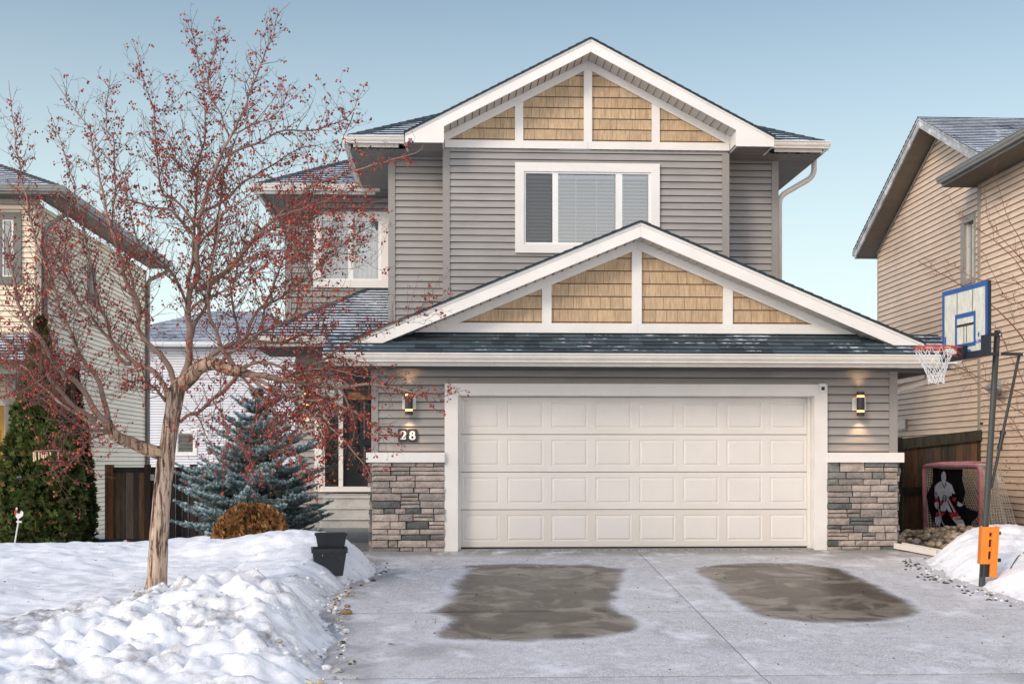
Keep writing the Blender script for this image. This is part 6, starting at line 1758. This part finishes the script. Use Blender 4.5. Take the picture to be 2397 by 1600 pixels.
# low green tub with red balls behind the snow crest
ty_ = 9.6; c0 = P(262, 1262, ty_)
t = thing('green_tub', 'low dark green plastic tub in front of the wooden gate', 'tub', tuple(c0))
mb = MB(); zt4 = P(262, 1241, ty_).z; n_ = 28
for (r0, z0, r1, z1) in ((.52, c0.z, .60, zt4), (.60, zt4, .64, zt4 + .0), (.64, zt4, .64, zt4 + .03), (.64, zt4 + .03, .56, zt4 + .03), (.56, zt4 + .03, .5, c0.z + .05)):
    for k in range(n_):
        w0, w1 = 2*math.pi*k/n_, 2*math.pi*(k+1)/n_
        mb.face([(c0.x + r0*math.cos(w0), c0.y + r0*math.sin(w0)*.7, z0), (c0.x + r0*math.cos(w1), c0.y + r0*math.sin(w1)*.7, z0), (c0.x + r1*math.cos(w1), c0.y + r1*math.sin(w1)*.7, z1), (c0.x + r1*math.cos(w0), c0.y + r1*math.sin(w0)*.7, z1)])
mb.build('shell', mk('green_plastic', (.018, .045, .035), .5), t)
m_red = mk('red_ball', (.50, .02, .02), .4)
for u, v, r, lab in ((291, 1247, .085, 'red and white ball, largest of the three by the gate'), (263, 1250, .06, 'middle red ball of the three by the gate'), (231, 1249, .055, 'small red ball, leftmost of the three by the gate')):
    mb = MB(); p = P(u, v, ty_ - .75); mb.ball(p, r, 16, 10); o = mb.build('ball', m_red, smooth=True); tag(o, lab, 'ball', 'red balls by the gate')
    if r > .08: mb = MB(); mb.ball(p + Vector((-.02, -.012, .012)), (.075, .078, .075), 14, 9, (1, 1, 1)); mb.build('white_patch', m_vinyl, o, smooth=True)
# candle-like ornaments hanging on a cord in the low twigs
t = thing('hanging_ornament', 'cord with small cream wooden pieces hanging in the low twigs in front of the cedar', 'ornament', tuple(P(90, 1035, TY - .8)))
mb = MB(); mb.tube([P(78, 1034, TY - .8), P(100, 1033, TY - .8), P(120, 1032, TY - .8), P(137, 1033, TY - .8)], .003, 5); mb.build('cord', m_pink, t)
for u, l in ((77, 22), (81, 19), (89, 18), (95, 14), (99, 16), (104, 13), (108, 9), (115, 7), (133, 20)):
    mb = MB(); mb.bar(P(u, 1036, TY - .8), P(u + 1, 1036 + l, TY - .8), .012, .010, up=(0, 1, 0)); mb.build('piece', mk('cream_wood', (.62, .46, .28), .6) if 'cream_wood' not in bpy.data.materials else bpy.data.materials['cream_wood'], t)
# black spotlight standing in front of the cedar, and the wreath on the yellow door's porch
t = thing('garden_spotlight', 'small black garden spotlight fixed in the broad cedar', 'spotlight', tuple(P(46, 1095, AY - .85)))
mb = MB(); mb.tube([P(40, 1096, AY - .95), P(51, 1094, AY - .95)], .045, 14); mb.build('head', m_black, t)
mb = MB(); mb.bar(P(46, 1096, AY - .93), P(47, 1112, AY - .7), .02, .02); mb.build('bracket', m_black, t)
t = thing('porch_decoration', 'red and white holiday bow decoration beside the mustard door', 'decoration', tuple(P(4, 1210, LY - 1.2)))
mb = MB(); mb.ball(P(3, 1185, LY - 1.2), (.14, .06, .22), 12, 8); mb.build('red_body', m_red, t, smooth=True)
mb = MB(); mb.bar(P(-6, 1183, LY - 1.32), P(16, 1173, LY - 1.32), .05, .05); mb.bar(P(2, 1178, LY - 1.31), P(10, 1182, LY - 1.31), .05, .05); mb.build('bow', m_vinyl, t)
mb = MB()
for k in range(6): mb.ball(P(0 + (k % 3)*6, 1193 + (k//3)*9, LY - 1.36), .025, 8, 6)
mb.build('beads', m_pink, t, smooth=True)
# ================================================================ sky and sun
HAZE, HZ, SKY, SUNE, SUNA = .95, 8.2, .120, 1.5, 14
SOUTH, ZEN, FLANK_FILL = .70, .9, 1.5
SUN_EL, SUN_AZ = R(30), R(222)       # azimuth measured clockwise from +Y; the low winter sun stands behind the camera
w = bpy.data.worlds.new('World'); scene.world = w; w.use_nodes = True; nt = w.node_tree
bg = nt.nodes['Background']
sky = nt.nodes.new('ShaderNodeTexSky'); sky.sky_type = 'NISHITA'; sky.sun_disc = False
sky.sun_elevation = SUN_EL; sky.sun_rotation = SUN_AZ; sky.altitude = 600; sky.air_density = 1.0; sky.dust_density = 1.2; sky.ozone_density = 1.2
tc = nt.nodes.new('ShaderNodeTexCoord'); sp = nt.nodes.new('ShaderNodeSeparateXYZ'); L(nt, tc.outputs['Generated'], sp.inputs[0])
# winter haze: the lowest sky pales towards white, the dome brightens towards the sun; overhead and side boosts are added fill
h = math_(nt, 'POWER', maprange(nt, sp.outputs[2], .09, .46, 1, 0), 1.4)
c = mix(nt, math_(nt, 'MULTIPLY', h, HAZE), sky.outputs[0], (HZ*.93, HZ*1.0, HZ*1.01))
sy = maprange(nt, sp.outputs[1], .86, .12, 0, 1, True)
f = math_(nt, 'ADD', math_(nt, 'MULTIPLY', sy, SOUTH), math_(nt, 'MULTIPLY', maprange(nt, sp.outputs[2], .40, .85, 0, 1, True), ZEN))
f = math_(nt, 'ADD', f, 1.0)
f = math_(nt, 'ADD', f, math_(nt, 'MULTIPLY', maprange(nt, math_(nt, 'ABSOLUTE', sp.outputs[0]), .48, .92, 0, 1, True), FLANK_FILL))  # extra sky glow at both sides, added to brighten the side walls
c = mix(nt, 1.0, c, (.99, 1.075, 1.03), 'MULTIPLY')
c = mix(nt, math_(nt, 'MULTIPLY', sy, .9), c, mix(nt, 1.0, c, (1.15, .93, .855), 'MULTIPLY'))
vm = nt.nodes.new('ShaderNodeVectorMath'); vm.operation = 'SCALE'; L(nt, c, vm.inputs[0]); L(nt, f, vm.inputs['Scale'])
L(nt, vm.outputs[0], bg.inputs[0]); bg.inputs[1].default_value = SKY
sl = bpy.data.lights.new('sun', 'SUN'); sl.energy = SUNE; sl.angle = R(SUNA); sl.color = (1, .88, .74)
so = bpy.data.objects.new('sun', sl); COL.objects.link(so)
dirv = Vector((math.sin(SUN_AZ)*math.cos(SUN_EL), math.cos(SUN_AZ)*math.cos(SUN_EL), math.sin(SUN_EL)))
so.rotation_euler = dirv.to_track_quat('Z', 'Y').to_euler(); so.location = (0, -10, 12)
scene.cycles.max_bounces = 8; scene.cycles.diffuse_bounces = 4; scene.cycles.transparent_max_bounces = 12; scene.cycles.caustics_reflective = False
